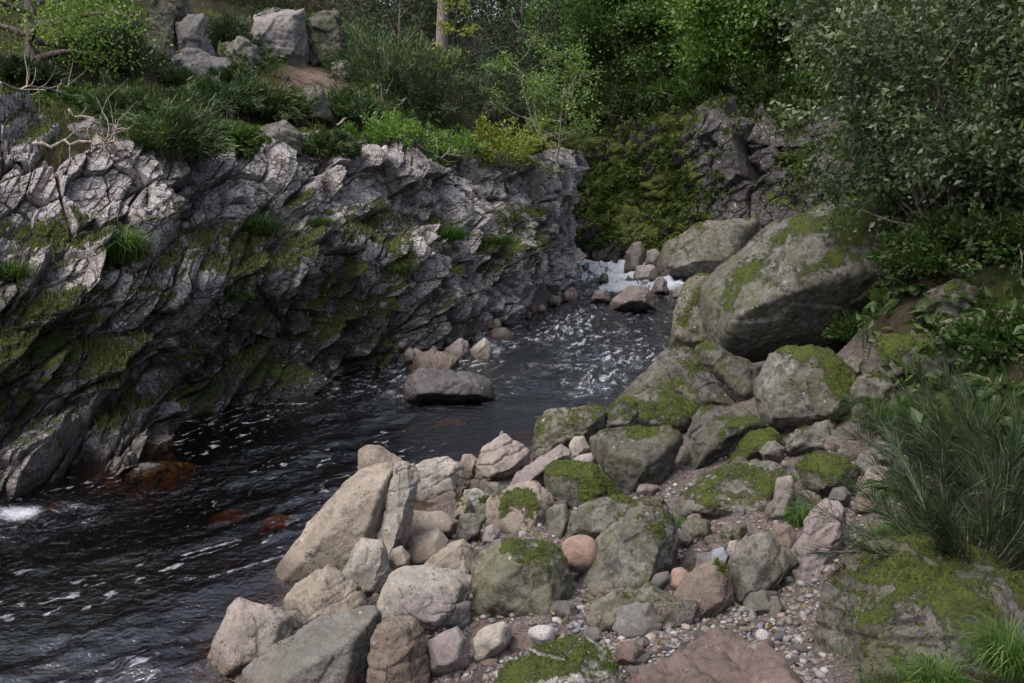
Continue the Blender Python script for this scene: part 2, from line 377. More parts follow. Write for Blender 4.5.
Nn = grid_normals(B); p = B.reshape(-1, 3); nn = Nn.reshape(-1, 3)
if nn[:, 1].mean() > 0: nn = -nn
vv = np.tile(vs, len(us)); uu = np.repeat(us, len(vs))
warp = np.stack([fbm(p * .9 + k * 31, 3, 5 + k) - .5 for k in range(3)], 1) * .5
warp *= .3; q = p + warp
low = 1 - sst(3.3, 4.0, vv)                                 # 1 on the lower tier
r1, r2 = rotm(38, 12), rotm(72, -10)
dA1, cA1 = blocks(q, (2.2, 1.5, .80), r1, .30, 3, 1.0, .9, .06)
dA2, cA2 = blocks(q, (.90, .70, .40), r1, .12, 13, .9, .8, .07)
dB1, cB1 = blocks(q, (1.7, 1.3, .95), r2, .30, 33, .9, 1.0, .06)
dB2, cB2 = blocks(q, (.85, .65, .50), r2, .11, 43, .9, .9, .07)
dS, cS = blocks(p, (.21, .18, .11), rotm(50, 20), .020, 53, 1.3, .8, .2)
bA, wA = beds(q, (-.60, -.25, .76), .66, .34, 201, .8, cA1 * 1.2); bA2, wA2 = beds(q + warp * .2, (-.60, -.25, .76), .23, .06, 207, 2.2, cA2 * 1.4)
bB, wB = beds(q, (-.93, -.10, .36), .80, .18, 211, .8, cB1 * 1.2); bB2, wB2 = beds(q, (-.90, -.2, .36), .26, .035, 217, 2.2, cB2 * 1.6)
dA1 = dA1 * .8 + bA; dA2 = dA2 * 1.0 + bA2; dB1 = dB1 + bB; dB2 = dB2 * 1.1 + bB2; cA1 = .5 * cA1 + .5 * wA; cA2 = .5 * cA2 + .5 * wA2; cB1 = .5 * cB1 + .5 * wB
d = low * (dA1 + dA2) + (1 - low) * (dB1 + dB2) + dS * 1.0 + (fbm(p * 6, 4, 61) - .5) * .02 + (fbm(p * .5, 2, 71) - .5) * .5
cell = np.clip(low * (.5 * cA1 + .5 * cA2) + (1 - low) * (.5 * cB1 + .5 * cB2) + (cS - .5) * .25, 0, 1)
fade = sst(0, .5, vv) * (1 - .6 * sst(5.2, 6, vv))
p2 = p + nn * (d * fade)[:, None]
B2 = p2.reshape(B.shape); N2 = grid_normals(B2).reshape(-1, 3)
if N2[:, 1].mean() > 0: N2 = -N2
# moss keeps to the lower tier, its ledge and the top edge
zone = np.interp(vv, [0, 1.1, 1.8, 2.6, 3.4, 4.1, 4.4, 5.0, 5.4, 6], [0, .0, .20, .28, .32, .34, -.16, -.16, .28, .5])
zone = zone - .28 * sst(9.3, 10.2, uu) - .1 * sst(7.6, 8.6, uu) * (vv < 4)
mossv = np.clip(fbm(p * 1.1, 5, 81, .6) * .9 + .55 * N2[:, 2] + zone - .86, 0, 1)
mossv = sst(.0, .5, mossv)
crust = sst(1.0, .3, np.abs(vv - 1.6) / 1.6) * sst(9.2, 7.0, uu) * (.35 + .75 * sst(.3, .6, fbm(p * .5, 4, 91)))
crust = np.clip(crust * 1.25, 0, .97)
p2 = p2 + N2 * (mossv * (.045 * fbm(p * 12, 3, 95)))[:, None]
cliff = mk('cliff', p2, gridfaces(len(us), len(vs)), M_CLIFF, smooth=False, attrs={'moss': mossv, 'cell': cell, 'crust': crust})
tag(cliff, 'broken grey cliff along the far side of the river, mossy below', 'cliff', kind='structure')
CL_P, CL_N, CL_M, CL_V = p2, N2, mossv, vv
CL_px, CL_py, CL_d = proj(CL_P)
def cliff_at(px, py, r=3.):
    m = np.where((np.abs(CL_px - px) < r) & (np.abs(CL_py - py) < r) & (CL_d > 0))[0]
    return CL_P[m[np.argmin(CL_d[m])]] if len(m) else None

# ------------------------------------------------------------------ far wall across the head of the rapids
LW = [(430, [(262, 47), (235, 47.5), (200, 48.5), (165, 50), (135, 51.5), (115, 54)]),
      (540, [(262, 45), (240, 45.6), (205, 46.8), (170, 48.5), (140, 50), (118, 53)]),
      (590, [(262, 43), (242, 43.6), (212, 45), (178, 46.5), (145, 48), (120, 51)]),
      (640, [(263, 41.5), (245, 42), (215, 43.4), (180, 45), (150, 46), (122, 48.5)]),
      (690, [(268, 39), (240, 39.8), (200, 41), (165, 41.8), (132, 42.5), (112, 45)]),
      (740, [(278, 35.5), (240, 37), (200, 38), (160, 38.6), (128, 39.4), (112, 42)]),
      (800, [(290, 32), (245, 33.5), (205, 34.2), (165, 34.8), (128, 35.6), (112, 38)]),
      (870, [(290, 29), (235, 30), (200, 30.6), (160, 31.2), (125, 32), (105, 34.5)]),
      (960, [(290, 26), (235, 27), (200, 27.6), (160, 28.2), (120, 29), (95, 31.5)])]
_sh = {430: 5., 540: 5.3, 590: 5.5, 640: 5., 690: 4.2, 740: 2.3}
LW = [(px, [(py, D - _sh.get(px, 0)) for py, D in r]) for px, r in LW]
LWa = np.array([[np.append(at_y(px, r[0][0], r[0][1])[:2], -1.2)] + [at_y(px, py, D) for py, D in r] for px, r in LW])
us2 = spread([60, 70, 90, 90, 90, 90, 80, 60]); vs2 = spread([10, 40, 60, 60, 60, 30])
Bw = resample(LWa, us2, vs2, 12, 8); Nw = grid_normals(Bw).reshape(-1, 3); pw = Bw.reshape(-1, 3)
if Nw[:, 1].mean() > 0: Nw = -Nw
uw = np.repeat(us2, len(vs2)); vw = np.tile(vs2, len(us2))
wq = pw + np.stack([fbm(pw * .7 + k * 31, 3, 105 + k) - .5 for k in range(3)], 1) * .7
w1, c1 = blocks(wq, (3.2, 2.2, .9), rotm(32, -35), .5, 113, 1., .4); w2, c2 = blocks(wq, (1.0, .8, .4), rotm(40, -30), .2, 123, 1.2, .6, .15)
w3, c3 = blocks(wq, (1.5, 2., 4.5), rotm(-8, 20), .7, 133, 1.3, .8, .06); rightp = sst(3.6, 4.6, uw)
dw = (1 - rightp) * w1 + rightp * w3 + w2 * (1 - .55 * rightp) + (fbm(pw * 2, 4, 141) - .5) * .25
pw2 = pw + Nw * dw[:, None]; Nw2 = grid_normals(pw2.reshape(Bw.shape)).reshape(-1, 3)
if Nw2[:, 1].mean() > 0: Nw2 = -Nw2
mw = fbm(pw * .7, 5, 151, .6) * .9 + .3 * Nw2[:, 2] + (.20 - .36 * rightp) - .42 - .5 * sst(1.6, 1.05, vw)
mw = sst(.0, .35, mw)
pw2 = pw2 + Nw2 * (mw * .12 * fbm(pw * 4, 3, 155))[:, None]
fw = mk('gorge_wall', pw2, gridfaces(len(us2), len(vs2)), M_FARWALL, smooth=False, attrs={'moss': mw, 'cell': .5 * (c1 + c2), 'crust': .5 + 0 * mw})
tag(fw, 'dark mossy rock wall closing the gorge behind the white rapids', 'cliff', kind='structure')
FW_P, FW_N, FW_M = pw2, Nw2, mw

# ------------------------------------------------------------------ ground sheet
CP = []
def cz(px, py, z): q = at_z(px, py, z); CP.append((q[0], q[1], z))
def cy(px, py, Y, dz=0.): q = at_y(px, py, Y); CP.append((q[0], q[1], q[2] + dz))
def cw(x, y, z): CP.append((x, y, z))
for px, py in [(215, 672), (262, 640), (295, 600), (352, 556), (410, 492), (470, 462), (532, 450), (572, 424), (640, 397), (692, 352), (690, 322), (680, 292), (668, 276)]: cz(px, py, -.06)
for px, py in [(150, 640), (180, 560), (260, 500), (360, 440), (480, 400), (580, 360), (620, 320), (625, 290), (40, 600), (-100, 700), (60, 530), (180, 470), (300, 420), (420, 390), (520, 345)]: cz(px, py, -.75)
for px, py, z in [(330, 640, .08), (400, 620, .2), (400, 680, .25), (480, 650, .35), (470, 560, .2), (470, 500, .1), (540, 480, .25), (560, 600, .48), (560, 683, .5), (640, 683, .6), (750, 672, .68), (700, 610, .62), (640, 550, .55), (600, 490, .42), (640, 430, .35),
                  (780, 580, .82), (800, 520, .92), (730, 440, .7), (760, 390, .7), (720, 380, .35), (860, 480, 1.1), (850, 410, 1.15), (820, 370, .9), (850, 345, .75), (880, 330, .9), (810, 640, .8), (700, 560, .6), (720, 505, .65)]: cz(px, py, z)
for px, py, Y in [(960, 520, 8.3), (1010, 480, 8.6), (930, 420, 10.5), (1020, 400, 10), (900, 380, 12.2), (960, 345, 12.4), (1020, 330, 12), (945, 262, 14), (1010, 200, 14.5), (1020, 130, 17), (880, 215, 19.5), (1100, 300, 11), (1100, 480, 8), (1100, 150, 15),
                  (905, 318, 16.0), (935, 330, 12.8), (938, 300, 13.1), (942, 262, 13.4), (945, 225, 13.8), (890, 610, 6.9), (960, 640, 6.3), (1020, 600, 6.8), (1040, 683, 5.8)]: cy(px, py, Y)
for i, c in enumerate(LT):
    if i > 11: continue
    cw(c[1][0] + .3, c[1][1] - .5, -.8); cw(c[1][0], c[1][1] + .7, -.8)
    if i >= 10: cw(c[6][0] - 1.6, c[6][1] + .3, c[6][2] - .5); continue
    cw(c[4][0], c[4][1] + .3, c[4][2] - 1.6); cw(c[5][0], c[5][1] + .3, c[5][2] - .7); cw(c[6][0], c[6][1], c[6][2] - .06)
for c in LWa:
    cw(c[0][0], c[0][1] - .8, -.7); cw(c[3][0], c[3][1] + .6, c[3][2] - 1.6); cw(c[6][0], c[6][1], c[6][2] - .1)
# slope above the cliff
for px, py, Y in [(-100, 50, 24), (0, 48, 24), (100, 55, 24.5), (200, 66, 26), (300, 84, 27.5), (330, 62, 31), (400, 98, 30), (440, 64, 35), (520, 122, 34), (200, 15, 32), (0, -20, 32), (330, 35, 36), (-250, 0, 26), (420, 30, 42)]: cy(px, py, Y)
for x, y, z in [(-60, 30, 16), (-60, 70, 26), (-20, 60, 19), (-8, 55, 12), (0, 60, 6.5), (9, 60, 6.5), (22, 55, 13), (22, 40, 14), (40, 40, 22), (40, 20, 18), (30, 10, 12), (14, 8, 4.8), (10, 4, 3.6), (14, -4, 5), (30, -10, 12), (0, 90, 8.5), (8, 75, 7.2), (-40, 100, 30), (40, 90, 30),
                (3.1, 31, -.8), (3.3, 33, -.8), (2.6, 35, -.7), (4.2, 31, -.8), (2.6, 29.5, -.8), (1.6, 27.5, -.8), (2, .5, 2.9), (0, -3, 3.2), (3, 3.4, 1.7), (5, 4, 2.4), (-1, 4.2, .9), (-4, 5, -.4), (-8, 5, -.7), (-16, 3, -.7), (-10, -4, -.6), (-22, 0, .4), (-24, 8, 4), (-4, -8, 1.), (0, 140, 18), (-100, 140, 40), (100, 140, 40), (100, 20, 34), (-100, 20, 28), (60, -30, 20), (-60, -30, 12), (0, -30, 2), (0, 200, 26),
                (-4, 38, -.7), (1.5, 36.0, -.7), (4, 34.5, -.7), (-12, 41, .2)]: cw(x, y, z)
CP = np.array(CP)
def _rb():
    X = CP[:, :2]; D = np.sqrt(((X[:, None] - X[None]) ** 2).sum(-1) + .02)
    n = len(X); A = np.zeros((n + 1, n + 1)); A[:n, :n] = D + np.eye(n) * 0; A[:n, n] = 1; A[n, :n] = 1
    A[:n, :n] -= np.eye(n) * .12
    return np.linalg.solve(A, np.append(CP[:, 2], 0))
RB = _rb()
def Hb(x, y):
    x = np.atleast_1d(np.asarray(x, float)); y = np.atleast_1d(np.asarray(y, float)); out = np.full(x.shape, RB[-1])
    for i in range(len(CP)): out += RB[i] * np.sqrt((x - CP[i, 0]) ** 2 + (y - CP[i, 1]) ** 2 + .02)
    return out
def H(x, y):
    z = Hb(x, y); x = np.atleast_1d(np.asarray(x, float)); y = np.atleast_1d(np.asarray(y, float))
    P = np.stack([x, y, 0 * x], 1)
    z = z - .14 * sst(.02, .2, z) * sst(2.2, 1.2, z) * sst(5.5, 6.5, y) * sst(17, 14, y) * (x > -4)
    return z + (fbm(P * .8, 3, 201) - .5) * .28 * np.clip(np.abs(z) + .25, .15, 1) + (fbm(P * 5, 3, 211) - .5) * .05
gx = np.concatenate([np.arange(-200, -30, 5), np.arange(-30, -9, .5), np.arange(-9, 10, .08), np.arange(10, 30, .4), np.arange(30, 201, 5)])
gy = np.concatenate([np.arange(-60, 0, 3), np.arange(0, 4, .25), np.arange(4, 22, .08), np.arange(22, 60, .3), np.arange(60, 301, 6)])
GX, GY = np.meshgrid(gx, gy, indexing='ij'); gz = H(GX.ravel(), GY.ravel())
gp = np.stack([GX.ravel(), GY.ravel(), gz], 1)
ppx, ppy, dep = proj(gp)
def vegmask(x, y, z):
    """1 where plants and soil cover the ground, 0 on the shingle bank"""
    px, py, dd = proj(np.stack([x, y, z], 1))
    right = sst(0, 60, px - np.interp(py, [250, 330, 420, 500, 600, 690], [740, 820, 872, 868, 835, 830]))
    left = ((x < np.interp(y, [0, 12, 20, 30, 40], [-8, -8, -4.5, 1., 4.])) | (y > 37)).astype(float)
    near = sst(4.2, 3.2, y)
    return np.clip(np.maximum(np.maximum(right, left), near) * (z > .12), 0, 1)
bedm = sst(.05, -.12, gz)
bare = np.exp(-(((ppx - 325) / 50) ** 2 + ((ppy - 70) / 30) ** 2)) * (gp[:, 1] > 22)
ground = mk('ground', gp, gridfaces(len(gx), len(gy)), M_GROUND, attrs={'veg': vegmask(gp[:, 0], gp[:, 1], gz), 'bed': bedm, 'bare': bare})
tag(ground, 'ground of the river gorge, shingle bank and wooded slopes', 'ground', kind='structure')
def ground_at(px, py, y0=3., y1=140):
    d = ray(px, py)
    for st in (.6, .03):
        Y = np.arange(y0, y1, st); Q = np.array([0, 0, CAMZ])[None] + d[None] * (Y / d[1])[:, None]; m = np.where(Q[:, 2] < Hb(Q[:, 0], Q[:, 1]))[0]
        if not len(m): return Q[-1]
        y0, y1 = Y[m[0]] - st, Y[m[0]] + st
    return Q[m[0]]
    P = np.array([0, 0, CAMZ])[None] + d[None] * (Y / d[1])[:, None]
    hz = Hb(P[:, 0], P[:, 1]); m = np.where(P[:, 2] < hz)[0]
    return P[m[0]] if len(m) else P[-1]

def ground_many(px, py):
    d = np.stack([(px - 512) / FPX, cT - (py - 341.5) / FPX * sT, -sT - (py - 341.5) / FPX * cT], 1); z = np.full(len(px), .4)
    for _ in range(6): P = d * ((z - CAMZ) / d[:, 2])[:, None]; z = .5 * z + .5 * Hb(P[:, 0], P[:, 1])
    return np.stack([P[:, 0], P[:, 1], H(P[:, 0], P[:, 1])], 1)

# ------------------------------------------------------------------ river
RC = np.array([(-40, -6), (-16, 5.5), (-9, 9), (-5.2, 12.2), (-2.2, 16.5), (.6, 22), (2.6, 28), (3.9, 33), (3.6, 38), (0, 41), (-14, 44)], float)
def river_sn(x, y):
    best = np.full(x.shape, 1e9); S = np.zeros(x.shape); Nv = np.zeros(x.shape); acc = 0
    for a, b in zip(RC[:-1], RC[1:]):
        L = np.hypot(*(b - a)); t = (b - a) / L
        s = np.clip((x - a[0]) * t[0] + (y - a[1]) * t[1], 0, L); dx = x - a[0] - s * t[0]; dy = y - a[1] - s * t[1]
        dd = np.hypot(dx, dy); m = dd < best
        best[m] = dd[m]; S[m] = (acc + s)[m]; Nv[m] = (t[0] * (y - a[1]) - t[1] * (x - a[0]))[m]; acc += L
    return S, Nv
wx = np.concatenate([np.arange(-26, -11, .2), np.arange(-11, 8.2, .05)]); wy = np.concatenate([np.arange(-6, 5, .3), np.arange(5, 47, .06)])
WX, WY = np.meshgrid(wx, wy, indexing='ij'); fx, fy = WX.ravel(), WY.ravel(); S, Nv = river_sn(fx, fy)
sn = np.stack([S * .70, Nv, 0 * S], 1); xy = np.stack([fx, fy, 0 * fx], 1)
rap = sst(27.5, 31, fy)
chop = np.clip(.30 + .30 * sst(.45, .7, fbm(sn * .45 + 4, 3, 385)) + .8 * sst(14, 19, fy), 0, 1.1); amp = .30 + .55 * sst(.45, .7, fbm(sn * .45 + 4, 3, 385)) + 1.5 * sst(14, 19, fy) + .4 * rap
patch = .25 + 1.5 * sst(.3, .75, fbm(sn * np.array([.35, .8, 1]), 4, 301))
wz = amp * patch * ((fbm(sn * 1.5, 3, 311) - .5) * .075 + (fbm(sn * 4.2, 3, 321) - .5) * .048 + (fbm(sn * 11, 2, 331) - .5) * .014)
ridge = 1 - np.abs(fbm(sn * 1.1, 4, 341) - .5) * 2
wz += rap * (.10 * sst(29, 36, fy) + .20 * (ridge - .75) + .12 * (fbm(sn * 2.6, 4, 345) - .5))
wp = np.stack([fx, fy, wz], 1); wpx, wpy, wdep = proj(wp)
fo = rap * sst(.42, .68, fbm(sn * np.array([.8, 1.6, 1]), 5, 351, .6) * .85 + .25 * ridge) * sst(27.5, 32, fy)
fo = np.maximum(fo * .95, rap * .82 * sst(28.5, 31, fy) * sst(.34, .58, fbm(sn * np.array([.9, 2.6, 1]), 5, 355, .62)))
line = np.exp(-((fbm(sn * np.array([.55, 1.5, 1]), 4, 361) - .5) / .010) ** 2) * sst(.54, .70, fbm(sn * .5, 3, 365)) * .55
line2 = np.exp(-((fbm(sn * np.array([1.1, 2.6, 1]), 3, 371) - .5) / .014) ** 2) * sst(.56, .70, fbm(sn * .4 + 9, 3, 375)) * .50
fleck = sst(.66, .80, fbm(sn * np.array([9, 16, 1.]), 3, 381)) * sst(.44, .60, fbm(sn * np.array([.5, 1.1, 1]) + 4, 3, 385)) * .58
glint_fleck = sst(.42, .76, fbm(sn * np.array([7., 15, 1.]), 4, 391, .6)) * sst(14.5, 19, fy) * sst(.18, .62, fbm(sn * np.array([.4, .9, 1]) + 14, 4, 395)) * .62  # broken foam that also paints the sky's sheen onto the middle reach
fpatch = np.exp(-(((wpx - 20) / 30) ** 2 + ((wpy - 514) / 9) ** 2)) * (.35 + .9 * fbm(sn * 3, 4, 397))
fo = np.clip(np.maximum.reduce([fo, line, line2, fleck, glint_fleck, fpatch]), 0, 1)
nx_, ny_ = len(wx), len(wy); top = gridfaces(nx_, ny_)
idx = np.arange(nx_ * ny_).reshape(nx_, ny_)
bd = np.concatenate([idx[:, 0], idx[-1, 1:], idx[-2::-1, -1], idx[0, -2:0:-1]])
nb = len(bd); bot = wp[bd].copy(); bot[:, 2] = -1.6
o0 = len(wp); j = np.arange(nb); side = np.stack([bd, bd[(j + 1) % nb], o0 + (j + 1) % nb, o0 + j], 1)[:, ::-1]
cen = len(wp) + nb; fan = np.stack([np.full(nb, cen), o0 + j, o0 + (j + 1) % nb], 1)
Vw = np.concatenate([wp, bot, [[-8, 20, -1.6]]])
river = mk('river', Vw, [top, side, fan], M_WATER, attrs={'foam_glint': np.concatenate([fo, np.zeros(nb + 1)]), 'chop': np.concatenate([chop, np.zeros(nb + 1)])})
tag(river, 'dark peaty river running through the gorge with white rapids upstream', 'river', kind='structure')

# ------------------------------------------------------------------ boulders
import bmesh
_ico = {}
def ico(n):
    if n not in _ico:
        bm = bmesh.new(); bmesh.ops.create_icosphere(bm, subdivisions=n, radius=1)
        V = np.array([v.co[:] for v in bm.verts]); F = np.array([[v.index for v in f.verts] for f in bm.faces]); bm.free()
        _ico[n] = (unit(V), F)
    return _ico[n]
def hull(pts):
    pts = sorted(map(tuple, pts))
    def half(ps):
        h = []
        for q in ps:
            while len(h) > 1 and (h[-1][0] - h[-2][0]) * (q[1] - h[-2][1]) - (h[-1][1] - h[-2][1]) * (q[0] - h[-2][0]) <= 0: h.pop()
            h.append(q)
        return h
    a, b = half(pts), half(pts[::-1]); return np.array(a[:-1] + b[:-1], float)
def vnormals(V, F):
    n = np.cross(V[F[:, 1]] - V[F[:, 0]], V[F[:, 2]] - V[F[:, 0]]); N = np.zeros_like(V)
    for k in range(3): np.add.at(N, F[:, k], n)
    return unit(N)
COLS = dict(tan=(0.2640, 0.2277, 0.1881), pink=(0.2838, 0.2475, 0.2244), pale=(0.3036, 0.2805, 0.2508), grey=(.165, .157, .146), dark=(0.1089, 0.1043, 0.0957), salmon=(0.2772, 0.1881, 0.1551), mauve=(0.2211, 0.1914, 0.1881),
            red=(0.1320, 0.0977, 0.0871), olive=(0.1650, 0.1584, 0.1254), black=(0.0858, 0.0825, 0.0825), brown=(0.1650, 0.1320, 0.1089), white=(0.3630, 0.3564, 0.3498), wet=(0.1650, 0.1419, 0.1320))
NR = 0
MOSS = []
def rock(poly, label, col='tan', moss=0., rough=.75, Y=None, z=None, thick=.42, p=None, seed=None, name='boulder', cat='boulder', lump=1., strata=0., group=None, cap=(0, .25), ext=.10, sink=True, extra=()):
    """a boulder whose outline from the photographer's side is POLY; its facets slope away to a real thickness behind and in front"""
    global NR
    NR += 1; seed = seed or NR * 7; rng = np.random.default_rng(seed)
    P = np.array(poly, float); y1, y0 = P[:, 1].max(), P[:, 1].min(); cxm = P[P[:, 1] > y1 - .3 * (y1 - y0), 0].mean()
    if Y is None:
        g = at_z(cxm, y1, z) if z is not None else ground_at(cxm, y1)
        Y = g[1]
    wpx_ = P[:, 0].max() - P[:, 0].min(); size = wpx_ * Y / FPX
    if sink:
        low_ = P[:, 1] > y1 - .35 * (y1 - y0); P[low_, 1] += ext * (y1 - y0) + 2
    hp = hull(P); ctr = hp.mean(0)
    half = thick * min(wpx_, 1.6 * (y1 - y0)) * Y / FPX
    Yc = Y + half * .55
    W = -unit(ray(*ctr)); U = unit(np.cross(W, [0, 0, 1.]) * -1); Vv = np.cross(W, U)
    if U[0] < 0: U = -U
    if Vv[2] < 0: Vv = -Vv
    O = at_y(ctr[0], ctr[1], Yc); dep_ = np.linalg.norm(O - np.array([0, 0, CAMZ]))
    e2 = (hp - ctr) * np.array([1, -1]) * dep_ / FPX * 1.06 * (math.cos(math.atan(math.hypot(ctr[0] - 512, ctr[1] - 341.5) / FPX)))
    planes = []
    n = len(e2); area = sum(e2[i][0] * e2[(i + 1) % n][1] - e2[(i + 1) % n][0] * e2[i][1] for i in range(n))
    for i in range(n):
        a, b = e2[i], e2[(i + 1) % n]; ed = b - a
        if np.hypot(*ed) < 1e-4: continue
        nrm = np.array([ed[1], -ed[0]]) * (1 if area > 0 else -1); nrm = nrm / np.hypot(*nrm); h = nrm @ a
        for sgn in (1, -1):
            k = rng.uniform(.25, .75) * (1.15 if nrm[1] > .3 else 1.)
            q = np.array([nrm[0], nrm[1], sgn * k]); L = np.linalg.norm(q); planes.append((q / L, h / L))
    A = np.array([P[:, 0].max() - P[:, 0].min(), P[:, 1].max() - P[:, 1].min()]) * dep_ / FPX / 2
    for sgn in (1, -1):
        q = unit(np.array([cap[0] + rng.uniform(-.15, .15), cap[1] + rng.uniform(-.12, .12), sgn])); planes.append((q, half * .95))
        q = unit(np.array([rng.uniform(-.9, .9), rng.uniform(-.2, .8), sgn])); planes.append((q, half * abs(q[2]) * rng.uniform(.6, .85) + A[0] * abs(q[0]) * .5 + A[1] * abs(q[1]) * .5))
    for q, h in extra: planes.append((unit(np.array(q)), half * h))
    A = np.array([P[:, 0].max() - P[:, 0].min(), P[:, 1].max() - P[:, 1].min()]) * dep_ / FPX / 2; sc = np.array([A[0], A[1], half])
    big = max(A) * FPX / dep_
    D, F = ico(7 if big > 55 else 6 if big > 24 else 5 if big > 10 else 4)
    loc = D * sc
    pp = (p * 1.5 if p else rng.uniform(22, 44))
    acc = np.zeros(len(D))
    for q, h in planes: acc += np.clip(loc @ q / max(h, .02), 0, None) ** pp
    r = acc ** (-1 / pp)
    X = loc * r[:, None]
    weath = isinstance(col, str) and col in ('grey', 'dark', 'olive', 'white') and cat != 'cobble'
    if weath and rough == .75: rough = .88
    world = X[:, :1] * U + X[:, 1:2] * Vv + X[:, 2:3] * W
    s = max(A.mean(), .05); N = vnormals(world, F); off = world + seed * 3.7
    disp = lump * ((fbm(off / s * .9, 2, seed) - .5) * .14 * s + (fbm(off / s * 3.2, 4, seed + 3) - .5) * .045 * s)
    bl, bc = blocks(off, (s * .9, s * .9, s * .6), rotm(rng.uniform(20, 60), rng.uniform(0, 180)), .035 * s * lump, seed + 5, 1.6, .0, .1); disp += bl
    disp += (fbm(off * 16, 4, seed + 9) - .5) * min(.030, .05 * s) * (.4 + lump * .6)
    if strata:
        sd = unit(np.array([rng.uniform(-.5, .5), .3, 1.])); ph = (off @ sd) / (s * .42) + (fbm(off / s, 3, seed + 8) - .5) * .9
        g = np.abs(ph - np.floor(ph) - .5); disp -= strata * s * .07 * (1 - sst(0, .13, g)) + strata * s * .03 * h3(np.floor(ph), np.floor(ph) * 0, np.floor(ph) * 0, seed)
    world = world + N * disp[:, None]; N = vnormals(world, F)
    mm = np.zeros(len(D))
    if moss:
        mm = sst(-.12, .34, fbm(off * (1.6 + .5 / s), 5, seed + 11, .62) * .95 + .36 * N[:, 2] + .10 * (world[:, 2] / s) - (1.14 - .80 * moss))
        world = world + N * (mm ** 2 * (.004 + .022 * fbm(off * 26, 3, seed + 13)) * min(1, s * 2.5))[:, None]
    sel = np.where((mm > .55) & (N @ (-ray(*ctr)) > -.2))[0]
    if len(sel):
        ar = (A[0] * A[1]); k = rng.choice(sel, int(min(1500, 60 + 2600 * ar * len(sel) / len(D)))); MOSS.append((world[k] + O, N[k]))
    base = O.copy(); base[2] = (world[:, 2].min() + O[2])
    o = mk(name, world + O, F, M_ROCK, loc=base, attrs={'moss': mm})
    o.color = (*(COLS[col] if isinstance(col, str) else col), rough)
    tag(o, label, cat, group)
    return o
def flat_slab(poly, label, col='red', z=None, top=.05, moss=0, rough=.6, name='rock_slab', cat='rock slab', seed=1):
    """bedrock lying nearly flush with the shingle: a wide low block with a lumpy top"""
    pts = hull([(lambda g: (g[0], g[1]))(at_z(a, b, z) if z is not None else ground_at(a, b)) for a, b in poly]); c = pts.mean(0)
    zc = z if z is not None else float(np.mean(Hb(pts[:, 0], pts[:, 1])))
    D, F = ico(7); ext = np.abs(pts - c).max(0); sc = np.array([ext[0], ext[1], .3]); loc = D * sc; acc = np.zeros(len(D)); n = len(pts)
    for i in range(n):
        a, b = pts[i] - c, pts[(i + 1) % n] - c; e = b - a; q = np.array([e[1], -e[0]]); q = q / np.hypot(*q); h = q @ a
        if h < 0: q, h = -q, -h
        v = np.array([q[0], q[1], .35]); L = np.linalg.norm(v); acc += np.clip(loc @ (v / L) / max(h / L, .03), 0, None) ** 14
    # top follows the ground's slope
    s1 = float(Hb(c[0], c[1] + .4)[0] - Hb(c[0], c[1] - .4)[0]) / .8; s0 = float(Hb(c[0] + .4, c[1])[0] - Hb(c[0] - .4, c[1])[0]) / .8
    v = unit(np.array([-s0, -s1, 1.])); acc += np.clip(loc @ v / (.30 + top), 0, None) ** 14; acc += np.clip(loc @ np.array([0, 0, -1.]) / .3, 0, None) ** 14
    X = loc * (acc ** (-1 / 14))[:, None]; N = vnormals(X, F); off = X + seed * 5.1
    dsp = (fbm(off * 16, 4, seed + 8) - .5) * .03 + (fbm(off * 2.2, 4, seed) - .5) * .24 + (fbm(off * 8, 4, seed + 2) - .5) * .05 + blocks(off, (.5, .35, .3), rotm(20, 30), .03, seed + 4, 1.2, .4)[0]
    X = X + N * dsp[:, None]; N = vnormals(X, F)
    mm = sst(0, .2, fbm(off * 2, 4, seed + 6) * .9 + .3 * N[:, 2] - (1.1 - .85 * moss)) if moss else np.zeros(len(D))
    O = np.array([c[0], c[1], zc - .30])
    o = mk(name, X + O, F, M_ROCK, loc=(c[0], c[1], zc - .5), attrs={'moss': mm}); o.color = (*COLS[col], rough)
    return tag(o, label, cat)

# --- right bank, far to near
rock([(657, 262), (668, 245), (690, 232), (700, 222), (730, 220), (752, 218), (760, 228), (755, 250), (735, 268), (715, 278), (685, 280), (660, 275)], 'long streaked grey boulder beside the rapids under the far rock wall', 'grey', .35, Y=32.5, seed=3)
rock([(625, 270), (626, 252), (632, 243), (640, 241), (644, 250), (642, 270)], 'tall rounded reddish stone standing at the head of the white rapids', 'wet', 0, .5, z=.1, name='stone', cat='stone')
rock([(645, 262), (647, 252), (655, 249), (661, 254), (660, 266)], 'small grey stone between the tall reddish stone and the streaked boulder', 'mauve', 0, .5, z=.15, name='stone', cat='stone')
rock([(633, 278), (637, 267), (650, 264), (657, 268), (656, 280)], 'pale low stone at the foot of the tall reddish stone in the rapids', 'pale', 0, .5, z=.1, name='stone', cat='stone')
rock([(606, 307), (614, 298), (628, 287), (642, 285), (651, 291), (656, 306)], 'wedge shaped wet rock in the middle of the white water', 'wet', 0, .35, z=.12, name='stone', cat='stone', lump=.7)
rock([(651, 291), (654, 283), (661, 277), (666, 281), (670, 291)], 'small pointed wet stone in the rapids behind the wedge shaped rock', 'wet', 0, .35, z=.1, name='stone', cat='stone')
rock([(590, 300), (594, 291), (606, 289), (612, 300)], 'low wet stone at the left side of the lower rapids', 'wet', 0, .35, z=.1, name='stone', cat='stone', lump=.7)
rock([(672, 296), (676, 287), (686, 286), (692, 297)], 'low grey stone at the right edge of the rapids by the moss topped boulder', 'grey', 0, .4, z=.15, name='stone', cat='stone', lump=.7)
rock([(598, 280), (602, 273), (607, 274), (609, 281)], 'tiny dark stone poking out of the upper rapids', 'dark', 0, .4, z=.1, name='stone', cat='stone')
